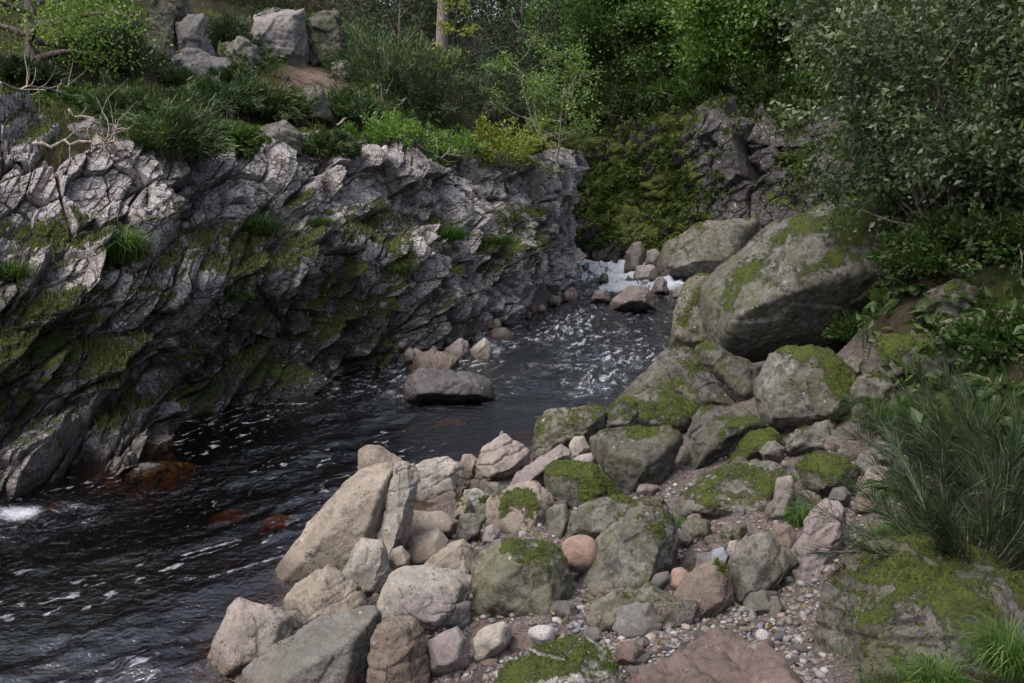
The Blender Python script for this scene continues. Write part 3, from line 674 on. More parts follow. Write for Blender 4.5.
rock([(573, 280), (574, 265), (579, 263), (582, 270), (581, 281)], 'dark brown stone against the tip of the cliff at the rapids', 'brown', .2, .5, Y=33, name='stone', cat='stone')
rock([(566, 304), (568, 292), (574, 288), (580, 296), (579, 305)], 'reddish wet stone at the foot of the cliff tip below the rapids', 'red', 0, .35, Y=28.5, name='stone', cat='stone')
rock([(714, 281), (722, 272), (738, 266), (748, 272), (742, 285)], 'flat mauve stone wedged behind the giant boulder', 'mauve', 0, .7, Y=29, name='stone', cat='stone')
rock([(671, 335), (673, 310), (682, 285), (695, 273), (712, 277), (722, 300), (718, 345), (700, 346), (680, 341)], 'moss topped boulder at the water edge left of the giant boulder', 'olive', .62, Y=19.8)
rock([(705, 305), (712, 278), (742, 250), (775, 223), (885, 188), (915, 193), (944, 235), (940, 285), (880, 335), (800, 356), (752, 376), (732, 380), (712, 335)],
     'giant grey boulder with mossy upper side overhanging the bank', (.140, .136, .126), .62, .88, Y=15.6, thick=.36, seed=21, cap=(-.1, .35), ext=.0, lump=.75, p=16, extra=[((.3, -.75, .6), .66)])
rock([(697, 352), (712, 345), (730, 365), (755, 368), (768, 385), (757, 406), (735, 402), (712, 382)], 'dark boulder tucked under the lower corner of the giant boulder', 'dark', .3, Y=15.2)
rock([(607, 409), (640, 375), (655, 362), (664, 352), (686, 347), (706, 362), (730, 385), (750, 408), (720, 410), (690, 412), (650, 412)], 'long dark wedge shaped boulder with black specks beside the river', 'dark', .40, Y=15.3, thick=.3, seed=38, lump=.8)
rock([(843, 364), (850, 357), (863, 357), (867, 370), (856, 376)], 'small pale green stone right of the lichen spotted boulder', 'olive', .35, name='stone', cat='stone', Y=13.2)
rock([(758, 389), (770, 361), (780, 352), (811, 347), (823, 350), (844, 365), (862, 383), (865, 398), (846, 420), (803, 424), (772, 419), (762, 404)], 'lichen spotted mossy boulder in front of the giant boulder overhang', 'grey', .58, Y=12.6, thick=.45, seed=17)
rock([(870, 368), (875, 342), (886, 335), (928, 334), (938, 342), (930, 365), (912, 380), (885, 382)], 'dark mossy boulder in the shade beneath the giant boulder right end', 'dark', .6, Y=12.4)
rock([(912, 367), (920, 348), (935, 338), (944, 345), (942, 368), (925, 378)], 'small rounded stone wholly covered with moss beside the whitish boulder', 'olive', .95, Y=12.0, name='stone', cat='stone')
rock([(937, 350), (939, 325), (955, 317), (975, 317), (990, 328), (988, 355), (970, 370), (945, 368)], 'whitish lichen boulder half mossy under the dark right bank', 'grey', .5, Y=11.8, seed=11)
rock([(990, 326), (998, 310), (1012, 308), (1021, 320), (1014, 333), (996, 334)], 'bare reddish stone stuck in the dark right bank', 'red', 0, Y=11.7, name='stone', cat='stone')
rock([(603, 425), (612, 405), (640, 396), (660, 388), (680, 395), (697, 405), (694, 425), (676, 437), (650, 435), (620, 434)], 'bright mossy boulder leaning on the dark wedge shaped boulder', 'grey', .60, Y=13.9)
rock([(534, 455), (537, 425), (545, 411), (580, 407), (605, 409), (603, 430), (587, 444), (565, 454), (548, 460)], 'blocky moss edged boulder at the river corner with a striped side', 'olive', .45, Y=13.4, strata=.5, seed=45)
rock([(598, 432), (602, 418), (618, 398), (634, 400), (640, 410), (628, 430)], 'low boulder with bright green moss beside the blocky corner boulder', 'grey', .75, Y=13.7, name='boulder')
rock([(690, 432), (700, 408), (725, 405), (745, 409), (766, 424), (742, 434), (710, 438)], 'flat moss crowned boulder below the dark wedge shaped boulder', 'dark', .62, Y=12.7)
rock([(675, 470), (690, 440), (705, 422), (725, 415), (755, 416), (767, 425), (752, 441), (730, 457), (715, 472), (700, 484), (680, 482)], 'dark slab leaning right of the squat boulder with black mossy face', 'dark', .42, Y=12.0)
rock([(716, 482), (732, 452), (748, 432), (770, 430), (784, 445), (767, 462), (742, 476)], 'slab under a thick yellow green moss cushion', 'olive', .92, Y=11.7)
rock([(782, 447), (795, 428), (811, 424), (828, 420), (842, 434), (838, 448), (822, 453), (800, 453)], 'knobbly grey rock just below the lichen spotted boulder', 'grey', .3, Y=11.6, lump=1.5, name='stone', cat='stone')
rock([(759, 452), (768, 442), (775, 441), (784, 448), (781, 457), (765, 458)], 'small angular grey stone on the mossy slab', 'grey', 0, Y=11.2, name='stone', cat='stone', lump=1.3)
rock([(842, 452), (848, 441), (858, 441), (869, 452), (860, 461), (846, 461)], 'flat reddish brown stone behind the moss covered low boulder', 'red', 0, name='stone', cat='stone', Y=11.0)
rock([(856, 445), (863, 428), (872, 425), (890, 432), (894, 447), (875, 452)], 'brown stone at the foot of the tall green grass clump', 'brown', .25, Y=11.2, name='stone', cat='stone')
rock([(591, 440), (600, 433), (630, 428), (665, 429), (678, 437), (672, 457), (662, 480), (650, 497), (638, 504), (615, 495), (600, 477)], 'squat boulder with black mossy face and green rimmed flat top', 'dark', .50, Y=11.7, thick=.5, seed=27, cap=(0, -.1))
rock([(569, 446), (575, 436), (583, 436), (589, 448), (581, 457), (570, 457)], 'small pale stone with a mossy tip between the squat and corner boulders', 'pale', .3, Y=12.6, name='stone', cat='stone')
rock([(571, 461), (580, 455), (597, 450), (600, 461), (590, 467), (574, 468)], 'flat pale stone lying on top of the mossy round boulder', 'pale', .1, Y=12.1, name='stone', cat='stone')
rock([(798, 471), (818, 453), (842, 454), (858, 466), (852, 483), (822, 490), (806, 482)], 'low rounded boulder almost wholly covered with dull moss', 'olive', .72, thick=.5)
rock([(673, 520), (680, 497), (700, 483), (745, 461), (770, 456), (791, 465), (780, 490), (774, 520), (747, 532), (700, 534), (680, 532)], 'large long boulder with mossy back in the middle of the bank', 'grey', .50, Y=10.3, thick=.5, seed=53, cap=(.0, .3))
rock([(773, 512), (776, 479), (790, 476), (794, 490), (789, 514)], 'narrow upright mauve stone beside the grass tuft', 'mauve', 0, Y=9.7, name='stone', cat='stone')
rock([(865, 482), (867, 469), (876, 464), (888, 467), (888, 481), (876, 484)], 'pinkish flat topped stone among small cobbles', 'pink', 0, name='stone', cat='stone')
rock([(871, 452), (876, 443), (888, 442), (897, 450), (893, 460), (880, 463)], 'oval speckled grey cobble under the grassy bank', 'grey', 0, name='cobble', cat='cobble', lump=.4)
rock([(898, 463), (901, 456), (909, 455), (913, 462), (908, 469), (901, 469)], 'small blue grey cobble with pale bands', (.23, .245, .26), 0, name='cobble', cat='cobble', lump=.3)
rock([(828, 498), (832, 489), (843, 486), (851, 493), (849, 501), (836, 503)], 'dark grey cobble resting against the pink boulder top', 'dark', 0, name='cobble', cat='cobble', lump=.5)
rock([(853, 506), (858, 491), (868, 489), (880, 500), (873, 509), (858, 511)], 'smooth brown cobble half sunk beside the grassy slope', 'brown', 0, name='cobble', cat='cobble', lump=.5)
rock([(545, 470), (556, 462), (590, 462), (606, 475), (619, 490), (619, 510), (600, 514), (570, 513), (550, 499)], 'round boulder thick with dark green moss', 'dark', .78, Y=11.4)
rock([(560, 443), (573, 449), (570, 463), (545, 482), (507, 507), (490, 502), (494, 490), (518, 473)], 'long slanting pinkish slab pointing up to the river', 'mauve', .0, Y=11.9, thick=.4, seed=61)
rock([(502, 430), (512, 437), (530, 451), (524, 466), (510, 480), (492, 484), (475, 481), (477, 463), (483, 449)], 'pointed pinkish boulder with slanting layers at the river edge', 'pink', 0, Y=12.8, strata=.9, thick=.45, seed=64)
rock([(460, 463), (463, 455), (472, 454), (478, 460), (476, 475), (466, 480)], 'small tan stone left of the pointed pinkish boulder', 'tan', 0, Y=13.0, name='stone', cat='stone')
rock([(467, 488), (470, 480), (479, 480), (481, 488), (475, 491)], 'small round brownish cobble below the pointed pinkish boulder', 'brown', 0, Y=12.4, name='cobble', cat='cobble', lump=.4)
rock([(483, 492), (486, 483), (500, 482), (505, 490), (495, 497)], 'flat lilac grey stone under the pointed pinkish boulder', 'grey', 0, Y=12.0, name='stone', cat='stone')
rock([(416, 465), (428, 461), (449, 460), (462, 466), (467, 480), (462, 497), (455, 512), (415, 513), (411, 490)], 'flat topped pale pink boulder behind the leaning slab', 'pale', 0, Y=12.2, strata=.5, seed=70, cap=(0, .1))
rock([(359, 480), (360, 450), (370, 445), (382, 446), (404, 461), (412, 482)], 'smooth tan boulder hump behind the large leaning boulder', 'tan', 0, Y=12.6, lump=.6)
rock([(488, 502), (511, 487), (536, 483), (551, 493), (556, 508), (546, 532), (513, 543), (501, 543), (488, 526)], 'boulder with a wreath of moss round its bare front', 'tan', .48, Y=10.9, seed=75)
rock([(546, 512), (555, 504), (566, 505), (571, 518), (567, 533), (556, 538), (547, 532)], 'egg shaped grey stone below the mossy round boulder', 'grey', 0, Y=10.4, name='stone', cat='stone', lump=.5)
rock([(463, 501), (465, 490), (478, 489), (490, 495), (488, 511), (475, 517)], 'small white quartz stone in the gap behind the tan boulders', 'white', 0, Y=11.4, name='stone', cat='stone')
rock([(453, 515), (457, 499), (466, 496), (471, 503), (469, 517)], 'small pale stone with one mossy side by the white quartz stone', 'tan', .45, Y=11.2, name='stone', cat='stone')
rock([(476, 512), (479, 499), (488, 498), (492, 508), (488, 516)], 'small mossy stone between white quartz and the wreathed boulder', 'olive', .55, Y=11.2, name='stone', cat='stone')
rock([(453, 541), (460, 516), (470, 513), (485, 518), (478, 534), (468, 545)], 'dark grey jagged stone in front of the white quartz stone', 'grey', 0, Y=10.6, name='stone', cat='stone', lump=1.5)
rock([(482, 540), (485, 528), (493, 524), (500, 532), (498, 543)], 'small mauve stone behind the square boulder', 'mauve', 0, Y=10.2, name='stone', cat='stone')
rock([(399, 547), (405, 522), (413, 510), (442, 512), (458, 523), (453, 540), (420, 550)], 'smooth flat tan boulder right of the cracked slab', 'tan', 0, Y=10.8, lump=.6)
rock([(404, 550), (413, 537), (439, 529), (449, 541), (445, 556), (430, 564), (413, 564)], 'rounded brownish boulder above the smooth pale boulder', 'tan', 0, Y=10.1, lump=.7)
rock([(388, 559), (392, 549), (402, 546), (411, 557), (408, 565), (394, 568)], 'small round tan stone right of the upright pale boulder', 'tan', 0, Y=9.6, name='stone', cat='stone', lump=.5)
rock([(414, 574), (430, 556), (450, 545), (462, 541), (474, 550), (479, 570), (470, 578), (440, 576)], 'tan boulder with a black and mossy edge left of the square boulder', 'tan', .25, Y=9.5)
rock([(270, 582), (275, 548), (318, 508), (362, 472), (394, 462), (402, 468), (398, 500), (384, 540), (372, 562), (345, 578), (300, 590)], 'largest smooth tan boulder leaning out over the dark water', 'tan', 0, .7, Y=10.0, thick=.32, lump=.5, seed=83, p=14, cap=(-.1, .2))
rock([(393, 466), (404, 462), (415, 466), (420, 486), (409, 522), (388, 553), (374, 548), (386, 515)], 'pale cracked slab split from the large leaning boulder', 'pale', .0, Y=10.1, thick=.5, lump=.8, strata=.4, seed=86)
rock([(567, 534), (573, 513), (586, 502), (602, 496), (622, 496), (641, 505), (632, 527), (612, 540), (585, 540)], 'whitish boulder with bright green moss on its left shoulder', 'grey', .45, Y=10.0, seed=90)
rock([(579, 577), (600, 542), (637, 505), (661, 498), (674, 530), (673, 562), (650, 590), (612, 598), (585, 592)], 'steep triangular grey slab propped upright mid bank', 'grey', .36, Y=8.9, thick=.38, seed=92, cap=(-.25, .3), lump=.8, p=20)
rock([(558, 553), (563, 538), (576, 533), (592, 535), (600, 545), (598, 560), (590, 568), (572, 569), (561, 564)], 'smooth salmon pink rounded boulder beside the square boulder', 'salmon', 0, .6, Y=9.0, lump=.3, p=5, seed=94)
rock([(472, 550), (476, 540), (510, 543), (550, 546), (562, 553), (572, 580), (572, 607), (555, 620), (530, 623), (495, 614), (478, 602)], 'square pale boulder with brownish mossy front face', 'olive', .36, Y=8.5, thick=.42, seed=96, p=22, cap=(0, -.05), lump=.7)
rock([(767, 547), (775, 525), (790, 525), (798, 540), (796, 557), (785, 564)], 'low brown boulder tucked behind the pale speckled boulder', 'brown', 0, Y=8.9, name='stone', cat='stone')
rock([(793, 578), (797, 545), (808, 510), (823, 497), (842, 510), (843, 537), (836, 567), (826, 594), (805, 588)], 'jagged pinkish boulder with a sharp pale edge below the grass', 'mauve', .0, Y=8.5, thick=.45, lump=1.5, strata=.5, seed=99)
rock([(728, 577), (735, 548), (745, 538), (763, 530), (779, 546), (785, 562), (761, 592), (740, 608), (728, 604)], 'pale speckled boulder with a mossy left edge overhanging pebbles', 'grey', .22, Y=8.3, seed=102, thick=.4, cap=(-.1, .3))
rock([(670, 632), (672, 598), (690, 575), (712, 560), (730, 570), (735, 597), (715, 614), (700, 617), (694, 634)], 'dull boulder with a reddish cracked lower end', 'brown', .30, Y=8.0, seed=104)
rock([(585, 630), (590, 612), (617, 592), (648, 583), (672, 597), (674, 622), (670, 637), (625, 638)], 'low olive brown boulder with a peaked back in front of the triangular slab', 'olive', .22, Y=7.9, seed=106, thick=.4)
rock([(341, 573), (353, 548), (364, 540), (382, 542), (388, 553), (390, 572), (380, 587), (364, 592), (350, 588)], 'upright pale pink boulder with dark pits before the leaning boulder', 'pale', 0, Y=9.3, seed=109)
rock([(285, 597), (298, 584), (329, 566), (339, 572), (360, 592), (372, 608), (370, 616), (345, 624), (305, 625), (292, 612)], 'tent shaped tan boulder with a dark cracked side', 'tan', .1, Y=8.7, seed=111, strata=.4)
rock([(370, 614), (378, 590), (392, 567), (405, 563), (440, 566), (458, 570), (474, 580), (471, 594), (455, 615), (420, 624), (385, 622)], 'smooth pale boulder with a round scar on top', 'pale', 0, Y=8.5, lump=.6, seed=113, p=9)
rock([(396, 612), (400, 600), (412, 595), (432, 595), (457, 601), (455, 613), (432, 627), (415, 622)], 'reddish broken slab lying against the smooth pale boulder', 'mauve', 0, Y=7.95, seed=115, strata=.8, lump=1.3, name='stone', cat='stone')
rock([(208, 657), (214, 637), (227, 617), (231, 606), (241, 599), (268, 610), (292, 624), (287, 648), (255, 671), (235, 677), (215, 671)], 'pale pink boulder standing in the water at the near corner of the bank', 'pink', 0, Y=8.0, lump=.8, seed=117)
rock([(239, 700), (248, 660), (275, 637), (310, 622), (345, 614), (372, 612), (382, 622), (379, 640), (366, 664), (357, 705)], 'large speckled grey boulder with whitish ridge at the near end', 'grey', .0, .80, Y=7.5, seed=119, lump=.7, thick=.5, cap=(-.1, .15))
rock([(366, 705), (370, 640), (378, 625), (395, 617), (412, 619), (422, 630), (426, 662), (427, 705)], 'brownish boulder with one small tuft of moss near its top', 'brown', .22, Y=7.35, seed=121, strata=.4, thick=.55)
rock([(423, 643), (440, 634), (458, 628), (469, 645), (467, 659), (453, 669), (427, 665)], 'angular mauve block with flat facets on the fine gravel', 'mauve', 0, Y=7.55, seed=123, p=30, lump=.5, name='stone', cat='stone')
rock([(471, 639), (482, 629), (501, 623), (509, 629), (508, 643), (483, 658), (475, 654)], 'blunt whitish tan stone beside the mauve block', 'pale', 0, Y=7.7, seed=125, name='stone', cat='stone')
rock([(486, 705), (500, 670), (520, 655), (550, 645), (575, 637), (593, 640), (610, 658), (624, 680), (630, 705)], 'white flecked boulder netted with bright moss at the bottom edge', 'white', .55, Y=6.75, seed=127, lump=1.1, thick=.5)
rock([(818, 645), (822, 600), (840, 572), (870, 550), (920, 538), (975, 545), (1015, 570), (1035, 620), (1040, 705), (830, 715)], 'dark rock outcrop capped with thick olive moss on the right bank', 'dark', .72, Y=6.6, seed=132, thick=.5, lump=1.2, strata=.5)
rock([(613, 660), (618, 645), (632, 639), (644, 650), (640, 663)], 'flat reddish stone poking from the pebbles at the near edge', 'red', 0, Y=7.2, name='stone', cat='stone')
rock([(526, 636), (529, 627), (543, 624), (556, 628), (556, 640), (540, 643)], 'smooth white cobble in front of the square boulder', 'white', 0, Y=7.7, name='cobble', cat='cobble', lump=.3, p=5)
rock([(668, 582), (671, 570), (681, 566), (690, 573), (688, 583), (677, 588)], 'round orange pink cobble right of the triangular slab', 'salmon', 0, Y=8.3, name='cobble', cat='cobble', lump=.4, p=6)
rock([(649, 582), (655, 574), (668, 570), (673, 580), (660, 588)], 'dark green grey flat cobble touching the orange pink cobble', 'dark', 0, Y=8.3, name='cobble', cat='cobble', lump=.3, p=6)
rock([(709, 560), (712, 551), (722, 547), (729, 555), (726, 564), (714, 566)], 'bluish grey cobble above the dull boulder', (.21, .225, .255), 0, Y=8.7, name='cobble', cat='cobble', lump=.4)
rock([(726, 552), (729, 542), (737, 540), (741, 548), (736, 557)], 'small pinkish cobble left of the pale speckled boulder', 'pink', 0, Y=8.8, name='cobble', cat='cobble', lump=.5)
rock([(698, 634), (700, 627), (706, 625), (713, 629), (712, 637), (704, 639)], 'round pebble grey above and pale below on the red bedrock edge', 'grey', 0, Y=7.6, name='cobble', cat='cobble', lump=.2, p=4)
rock([(713, 618), (715, 613), (722, 612), (725, 618), (720, 622)], 'small bright white pebble before the dull boulder', 'white', 0, Y=7.95, name='cobble', cat='cobble', lump=.2, p=4)
rock([(754, 637), (757, 629), (764, 628), (771, 634), (770, 641), (760, 643)], 'whitish oval cobble at the right end of the red bedrock', 'white', 0, Y=7.4, name='cobble', cat='cobble', lump=.2, p=4)
rock([(783, 659), (790, 652), (800, 655), (807, 662), (800, 664), (788, 664)], 'long pale flat cobble lowest of those by the red bedrock', 'pale', 0, Y=7.1, name='cobble', cat='cobble', lump=.2, p=4)
rock([(769, 616), (770, 597), (777, 596), (784, 608), (782, 618)], 'leaning dark slate stone beneath the overhanging pale speckled boulder', 'dark', 0, Y=7.9, name='cobble', cat='cobble', lump=.6)
rock([(747, 625), (748, 612), (753, 610), (757, 617), (755, 626)], 'upright grey pebble stuck on end among the small pebbles', 'grey', 0, Y=7.8, name='cobble', cat='cobble', lump=.4)
flat_slab([(615, 700), (655, 662), (690, 645), (745, 628), (775, 640), (815, 670), (822, 705)], 'reddish bare bedrock slab flush with the pebbles at the bottom', 'red', top=.05, seed=5)
flat_slab([(468, 628), (480, 612), (530, 622), (570, 625), (545, 640), (495, 640)], 'low brown bedrock strip at the foot of the square boulder', 'red', top=.02, seed=9)
# --- stones at the foot of the cliff
rock([(405, 393), (409, 378), (421, 367), (450, 369), (470, 372), (489, 382), (496, 394), (480, 400), (420, 401)], 'dark wet boulder lying in the river below the cliff', 'black', 0, .35, z=0, lump=.7, seed=141)
rock([(405, 376), (418, 356), (432, 349), (446, 354), (458, 358), (457, 374), (425, 376)], 'pinkish rock behind the dark wet boulder in the river', 'brown', 0, .6, Y=19.5, seed=143)
rock([(440, 354), (452, 345), (460, 339), (468, 342), (470, 357), (462, 364), (446, 363)], 'rounded pink stone at the cliff foot left of the pale wedge', 'mauve', 0, .6, Y=20.6, seed=145, name='stone', cat='stone')
rock([(467, 364), (470, 349), (485, 338), (490, 343), (493, 356), (486, 365)], 'pale pink wedge of rock standing in the water at the cliff foot', 'pale', 0, .6, Y=20.7, seed=147, name='stone', cat='stone')
rock([(478, 344), (492, 330), (505, 327), (515, 333), (512, 345), (494, 349)], 'mauve hump of rock farthest along the cliff foot', 'mauve', 0, .6, Y=23, seed=149, name='stone', cat='stone')
rock([(394, 369), (396, 358), (402, 355), (408, 361), (406, 371)], 'small dark round stone in the hollow under the cliff', 'dark', 0, .5, Y=20.2, seed=151, name='stone', cat='stone')
rgc = np.random.default_rng(91)
for k in range(34):
    f = rgc.uniform(0, 1); px = 398 + 172 * f + rgc.normal(0, 4); py = 366 - 66 * f ** .9 + rgc.normal(0, 3) - 3; wd = rgc.uniform(7, 17) * (1.1 - .35 * f); hh = wd * rgc.uniform(.6, 1.)
    rock([(px - wd * .5, py), (px - wd * .4, py - hh * .6), (px - wd * .05, py - hh), (px + wd * .38, py - hh * .65), (px + wd * .5, py)], 'rounded pale stone in the heap lining the cliff foot at the waterline', ['pale', 'tan', 'mauve', 'pink', 'brown', 'grey'][rgc.integers(0, 6)], 0, .6, z=.05, name='stone', cat='stone', group='rounded stones along the cliff foot', p=7, lump=.7)
# --- stones under the brown water
rock([(258, 540), (262, 520), (280, 514), (298, 520), (296, 540)], 'orange looking stone under the water left of the leaning boulder', (.50, .42, .30), 0, .7, z=-.46, thick=.6, lump=.5, seed=161, name='sunken_stone', cat='stone', sink=False)
rock([(206, 530), (212, 514), (235, 510), (252, 517), (248, 530)], 'dim reddish stone sunk deeper under the dark water', (.50, .42, .30), 0, .7, z=-.50, thick=.6, lump=.5, seed=163, name='sunken_stone', cat='stone', sink=False)
rock([(432, 432), (436, 421), (452, 418), (466, 422), (464, 432)], 'yellow brown stone glowing under water in midstream', (.50, .42, .30), 0, .7, z=-.36, thick=.6, lump=.5, seed=165, name='sunken_stone', cat='stone', sink=False)
rock([(495, 384), (502, 375), (520, 372), (532, 378), (528, 386)], 'reddish shoal stone just under the water right of the dark wet boulder', 'brown', 0, .7, z=-.33, thick=.6, lump=.5, seed=167, name='sunken_stone', cat='stone', sink=False)
# --- outcrops on the slope above the cliff
rock([(150, 84), (153, 16), (163, -6), (188, -12), (198, 20), (200, 84)], 'tall square grey rock tower on the wooded slope', 'grey', .12, Y=24.6, seed=171, lump=1.6, strata=.25, name='rock_outcrop', cat='rock outcrop', p=36, thick=.7)
rock([(176, 84), (180, 26), (190, 15), (207, 18), (217, 62), (216, 84)], 'shorter block split from the right side of the rock tower', (.215, .20, .198), .1, Y=24.4, seed=172, lump=1.6, strata=.2, name='rock_outcrop', cat='rock outcrop', p=36, thick=.7)
rock([(246, 70), (254, 18), (280, 6), (305, 12), (310, 72), (285, 78)], 'pale rock face below brown bushes at the top of the slope', (.215, .20, .198), .1, Y=29, seed=173, lump=1.7, strata=.25, name='rock_outcrop', cat='rock outcrop', p=36)
rock([(306, 66), (310, 22), (338, 16), (350, 64)], 'darker rock face to the right of the pale rock face', 'dark', .1, Y=29.6, seed=175, lump=1.7, strata=.2, name='rock_outcrop', cat='rock outcrop', p=36)
rock([(160, 92), (166, 62), (190, 50), (226, 60), (238, 92)], 'broken rock apron at the foot of the rock tower', (.215, .20, .198), .25, Y=23.8, seed=191, lump=1.8, name='rock_outcrop', cat='rock outcrop', p=26)
rock([(216, 72), (222, 46), (240, 38), (256, 48), (258, 74)], 'low crag between the rock tower and the pale rock face', 'grey', .3, Y=27, seed=193, lump=1.8, name='rock_outcrop', cat='rock outcrop', p=26)
rock([(300, 116), (304, 90), (315, 84), (324, 90), (331, 116)], 'upright grey stone among gorse on the slope', 'grey', 0, Y=23.6, seed=177, name='rock_outcrop', cat='rock outcrop')
rock([(60, 150), (66, 126), (92, 116), (118, 124), (126, 150)], 'low brownish crag on the cliff edge below the birch', (.215, .20, .198), .15, Y=17.6, seed=185, strata=.6, name='rock_outcrop', cat='rock outcrop', p=30)
rock([(-20, 150), (-10, 118), (24, 110), (50, 126), (54, 152)], 'broken brownish crag at the frame edge above the cliff', (.215, .20, .198), .15, Y=17.2, seed=187, strata=.8, name='rock_outcrop', cat='rock outcrop', p=30)
rock([(255, 150), (262, 128), (285, 122), (300, 134), (302, 152)], 'pale crag breaking through low shrubs on the cliff edge', 'grey', .15, Y=20.6, seed=189, strata=.6, name='rock_outcrop', cat='rock outcrop', p=30)
rock([(268, 87), (277, 76), (290, 75), (289, 88)], 'dark tilted stone beside the bare earth on the slope', 'dark', 0, Y=27, seed=179, name='stone', cat='stone')
rock([(200, 78), (206, 63), (216, 60), (230, 66), (228, 80)], 'low pinkish rock at the foot of the square rock tower', 'mauve', .1, Y=25.3, seed=181, name='rock_outcrop', cat='rock outcrop')
rock([(330, 82), (334, 64), (348, 60), (356, 70), (352, 84)], 'brownish rock hump right of the bare earth', 'mauve', .1, Y=29, seed=183, name='rock_outcrop', cat='rock outcrop')

rgf = np.random.default_rng(31); FC = [(0.2100, 0.1995, 0.1960), (0.2520, 0.2170, 0.1960), (0.1680, 0.1400, 0.1260), (0.2310, 0.1890, 0.1855), (0.1540, 0.1505, 0.1470), (0.1960, 0.1890, 0.1540)]; fp = []
for k in range(9):
    D, F = ico(4); sc = rgf.uniform([.85, .65, .5], [1.1, .9, .75]); acc = np.zeros(len(D)); loc = D * sc
    for q in unit(rgf.normal(size=(13, 3))): acc += np.clip(loc @ q / (.62 * rgf.uniform(.8, 1.15)), 0, None) ** 26
    acc += np.clip(np.abs(loc) / sc, 0, None).max(1) ** 26
    X = loc * (acc ** (-1 / 26))[:, None]; X = X + vnormals(X, F) * ((fbm(X * 2.5 + k * 5, 4, 480 + k) - .5) * .16)[:, None]
    fp.append(mk('stone', X, F, M_ROCK, attrs={'moss': sst(-.1, .4, fbm(X * 2 + k * 9, 4, 490 + k) + .35 * X[:, 2] - .85) if k % 3 == 0 else np.zeros(len(X))}))
FZ = [((700, 530), 40, 16, 12), ((600, 505), 40, 16, 8), ((760, 560), 20, 18, 6), ((850, 450), 26, 26, 10), ((660, 610), 20, 12, 5), ((540, 520), 50, 22, 12), ((640, 560), 40, 30, 14), ((700, 545), 30, 16, 10), ((450, 580), 40, 26, 10), ((740, 470), 40, 30, 10), ((830, 430), 30, 40, 12), ((560, 620), 30, 14, 5), ((880, 400), 20, 24, 7), ((480, 490), 26, 18, 9), ((590, 455), 30, 14, 7), ((320, 630), 26, 18, 6), ((400, 640), 16, 14, 4), ((780, 500), 26, 16, 7), ((640, 470), 30, 16, 7)]
kf = 0
for (cx_, cy_), sx_, sy_, cnt in FZ:
    for k in range(cnt):
        g = ground_many(np.array([rgf.normal(cx_, sx_ * .6)]), np.array([rgf.normal(cy_, sy_ * .6)]))[0]; s_ = .06 + .19 * rgf.uniform() ** 2
        o = fp[kf % 9] if kf < 9 else fp[kf % 9].copy()
        if kf >= 9: COL.objects.link(o)
        kf += 1; o.location = (float(g[0]), float(g[1]), float(g[2]) + s_ * .3); o.rotation_euler = (rgf.normal(0, .3), rgf.normal(0, .3), rgf.uniform(0, 6.28)); o.scale = (s_, s_, s_)
        o.color = (*(np.array(FC[rgf.integers(0, 6)]) * rgf.uniform(.85, 1.1)), .75 if k % 2 else .9)
        tag(o, 'small broken stone wedged in a gap between larger boulders of the bank', 'stone', 'small stones between the boulders')
# ------------------------------------------------------------------ cobbles, pebbles and gravel
rg = np.random.default_rng(5)
PEBC = [(0.1850, 0.1776, 0.1776), (0.1258, 0.1221, 0.1258), (0.2368, 0.2220, 0.2072), (0.1998, 0.1591, 0.1443), (0.1480, 0.1184, 0.1073), (0.2812, 0.2738, 0.2664), (0.1480, 0.1554, 0.1702), (0.1776, 0.1369, 0.1184), (0.1110, 0.0962, 0.0925), (0.1628, 0.1480, 0.1369)]
protos = []
for k in range(7):
    D, F = ico(3); X = D * rg.uniform([.85, .6, .42], [1.15, .9, .68]); X = X * (1 + (fbm(D * 1.3 + k * 9, 3, 400 + k) - .5) * .5)[:, None]
    if k % 3 == 0: X = np.sign(X) * np.abs(X) ** .9
    me = mk('pebble', X, F, M_ROCK, attrs={'moss': np.zeros(len(X))}); protos.append(me)
ZONES = [((470, 655), 30, 22, 60), ((520, 640), 40, 14, 26), ((655, 635), 34, 22, 34), ((640, 665), 40, 14, 16), ((665, 565), 22, 22, 24), ((770, 605), 22, 20, 26), ((790, 645), 14, 20, 18), ((880, 475), 28, 16, 30), ((840, 515), 16, 22, 12), ((575, 600), 8, 14, 8), ((440, 560), 20, 14, 8), ((380, 600), 10, 8, 6), ((545, 545), 14, 10, 6), ((870, 360), 14, 12, 8), ((480, 500), 16, 12, 6)]
first = True; npb = 0
for (cx_, cy_), sx_, sy_, cnt in ZONES:
    for k in range(cnt):
        px, py = rg.normal(cx_, sx_ * .6), min(rg.normal(cy_, sy_ * .6), 690)
        g = ground_many(np.array([px]), np.array([py]))[0]
        s = rg.choice([.022, .03, .04, .055, .075], p=[.2, .3, .27, .15, .08]) * rg.uniform(.85, 1.2)
        kk = rg.integers(0, 7); o = protos[kk]
        if npb >= 7: o = protos[kk].copy(); COL.objects.link(o)
        else: o = protos[npb]
        npb += 1
        z_ = float(H(g[0], g[1])[0])
        o.location = (float(g[0]), float(g[1]), z_ + s * .22); o.rotation_euler = (rg.normal(0, .25), rg.normal(0, .25), rg.uniform(0, 6.28)); o.scale = (s, s, s)
        c = np.array(PEBC[rg.integers(0, len(PEBC))]) * rg.uniform(.85, 1.15); o.color = (*c, .62)
        tag(o, 'small rounded pebble lying loose on the shingle between boulders', 'pebble', 'pebbles on the shingle')
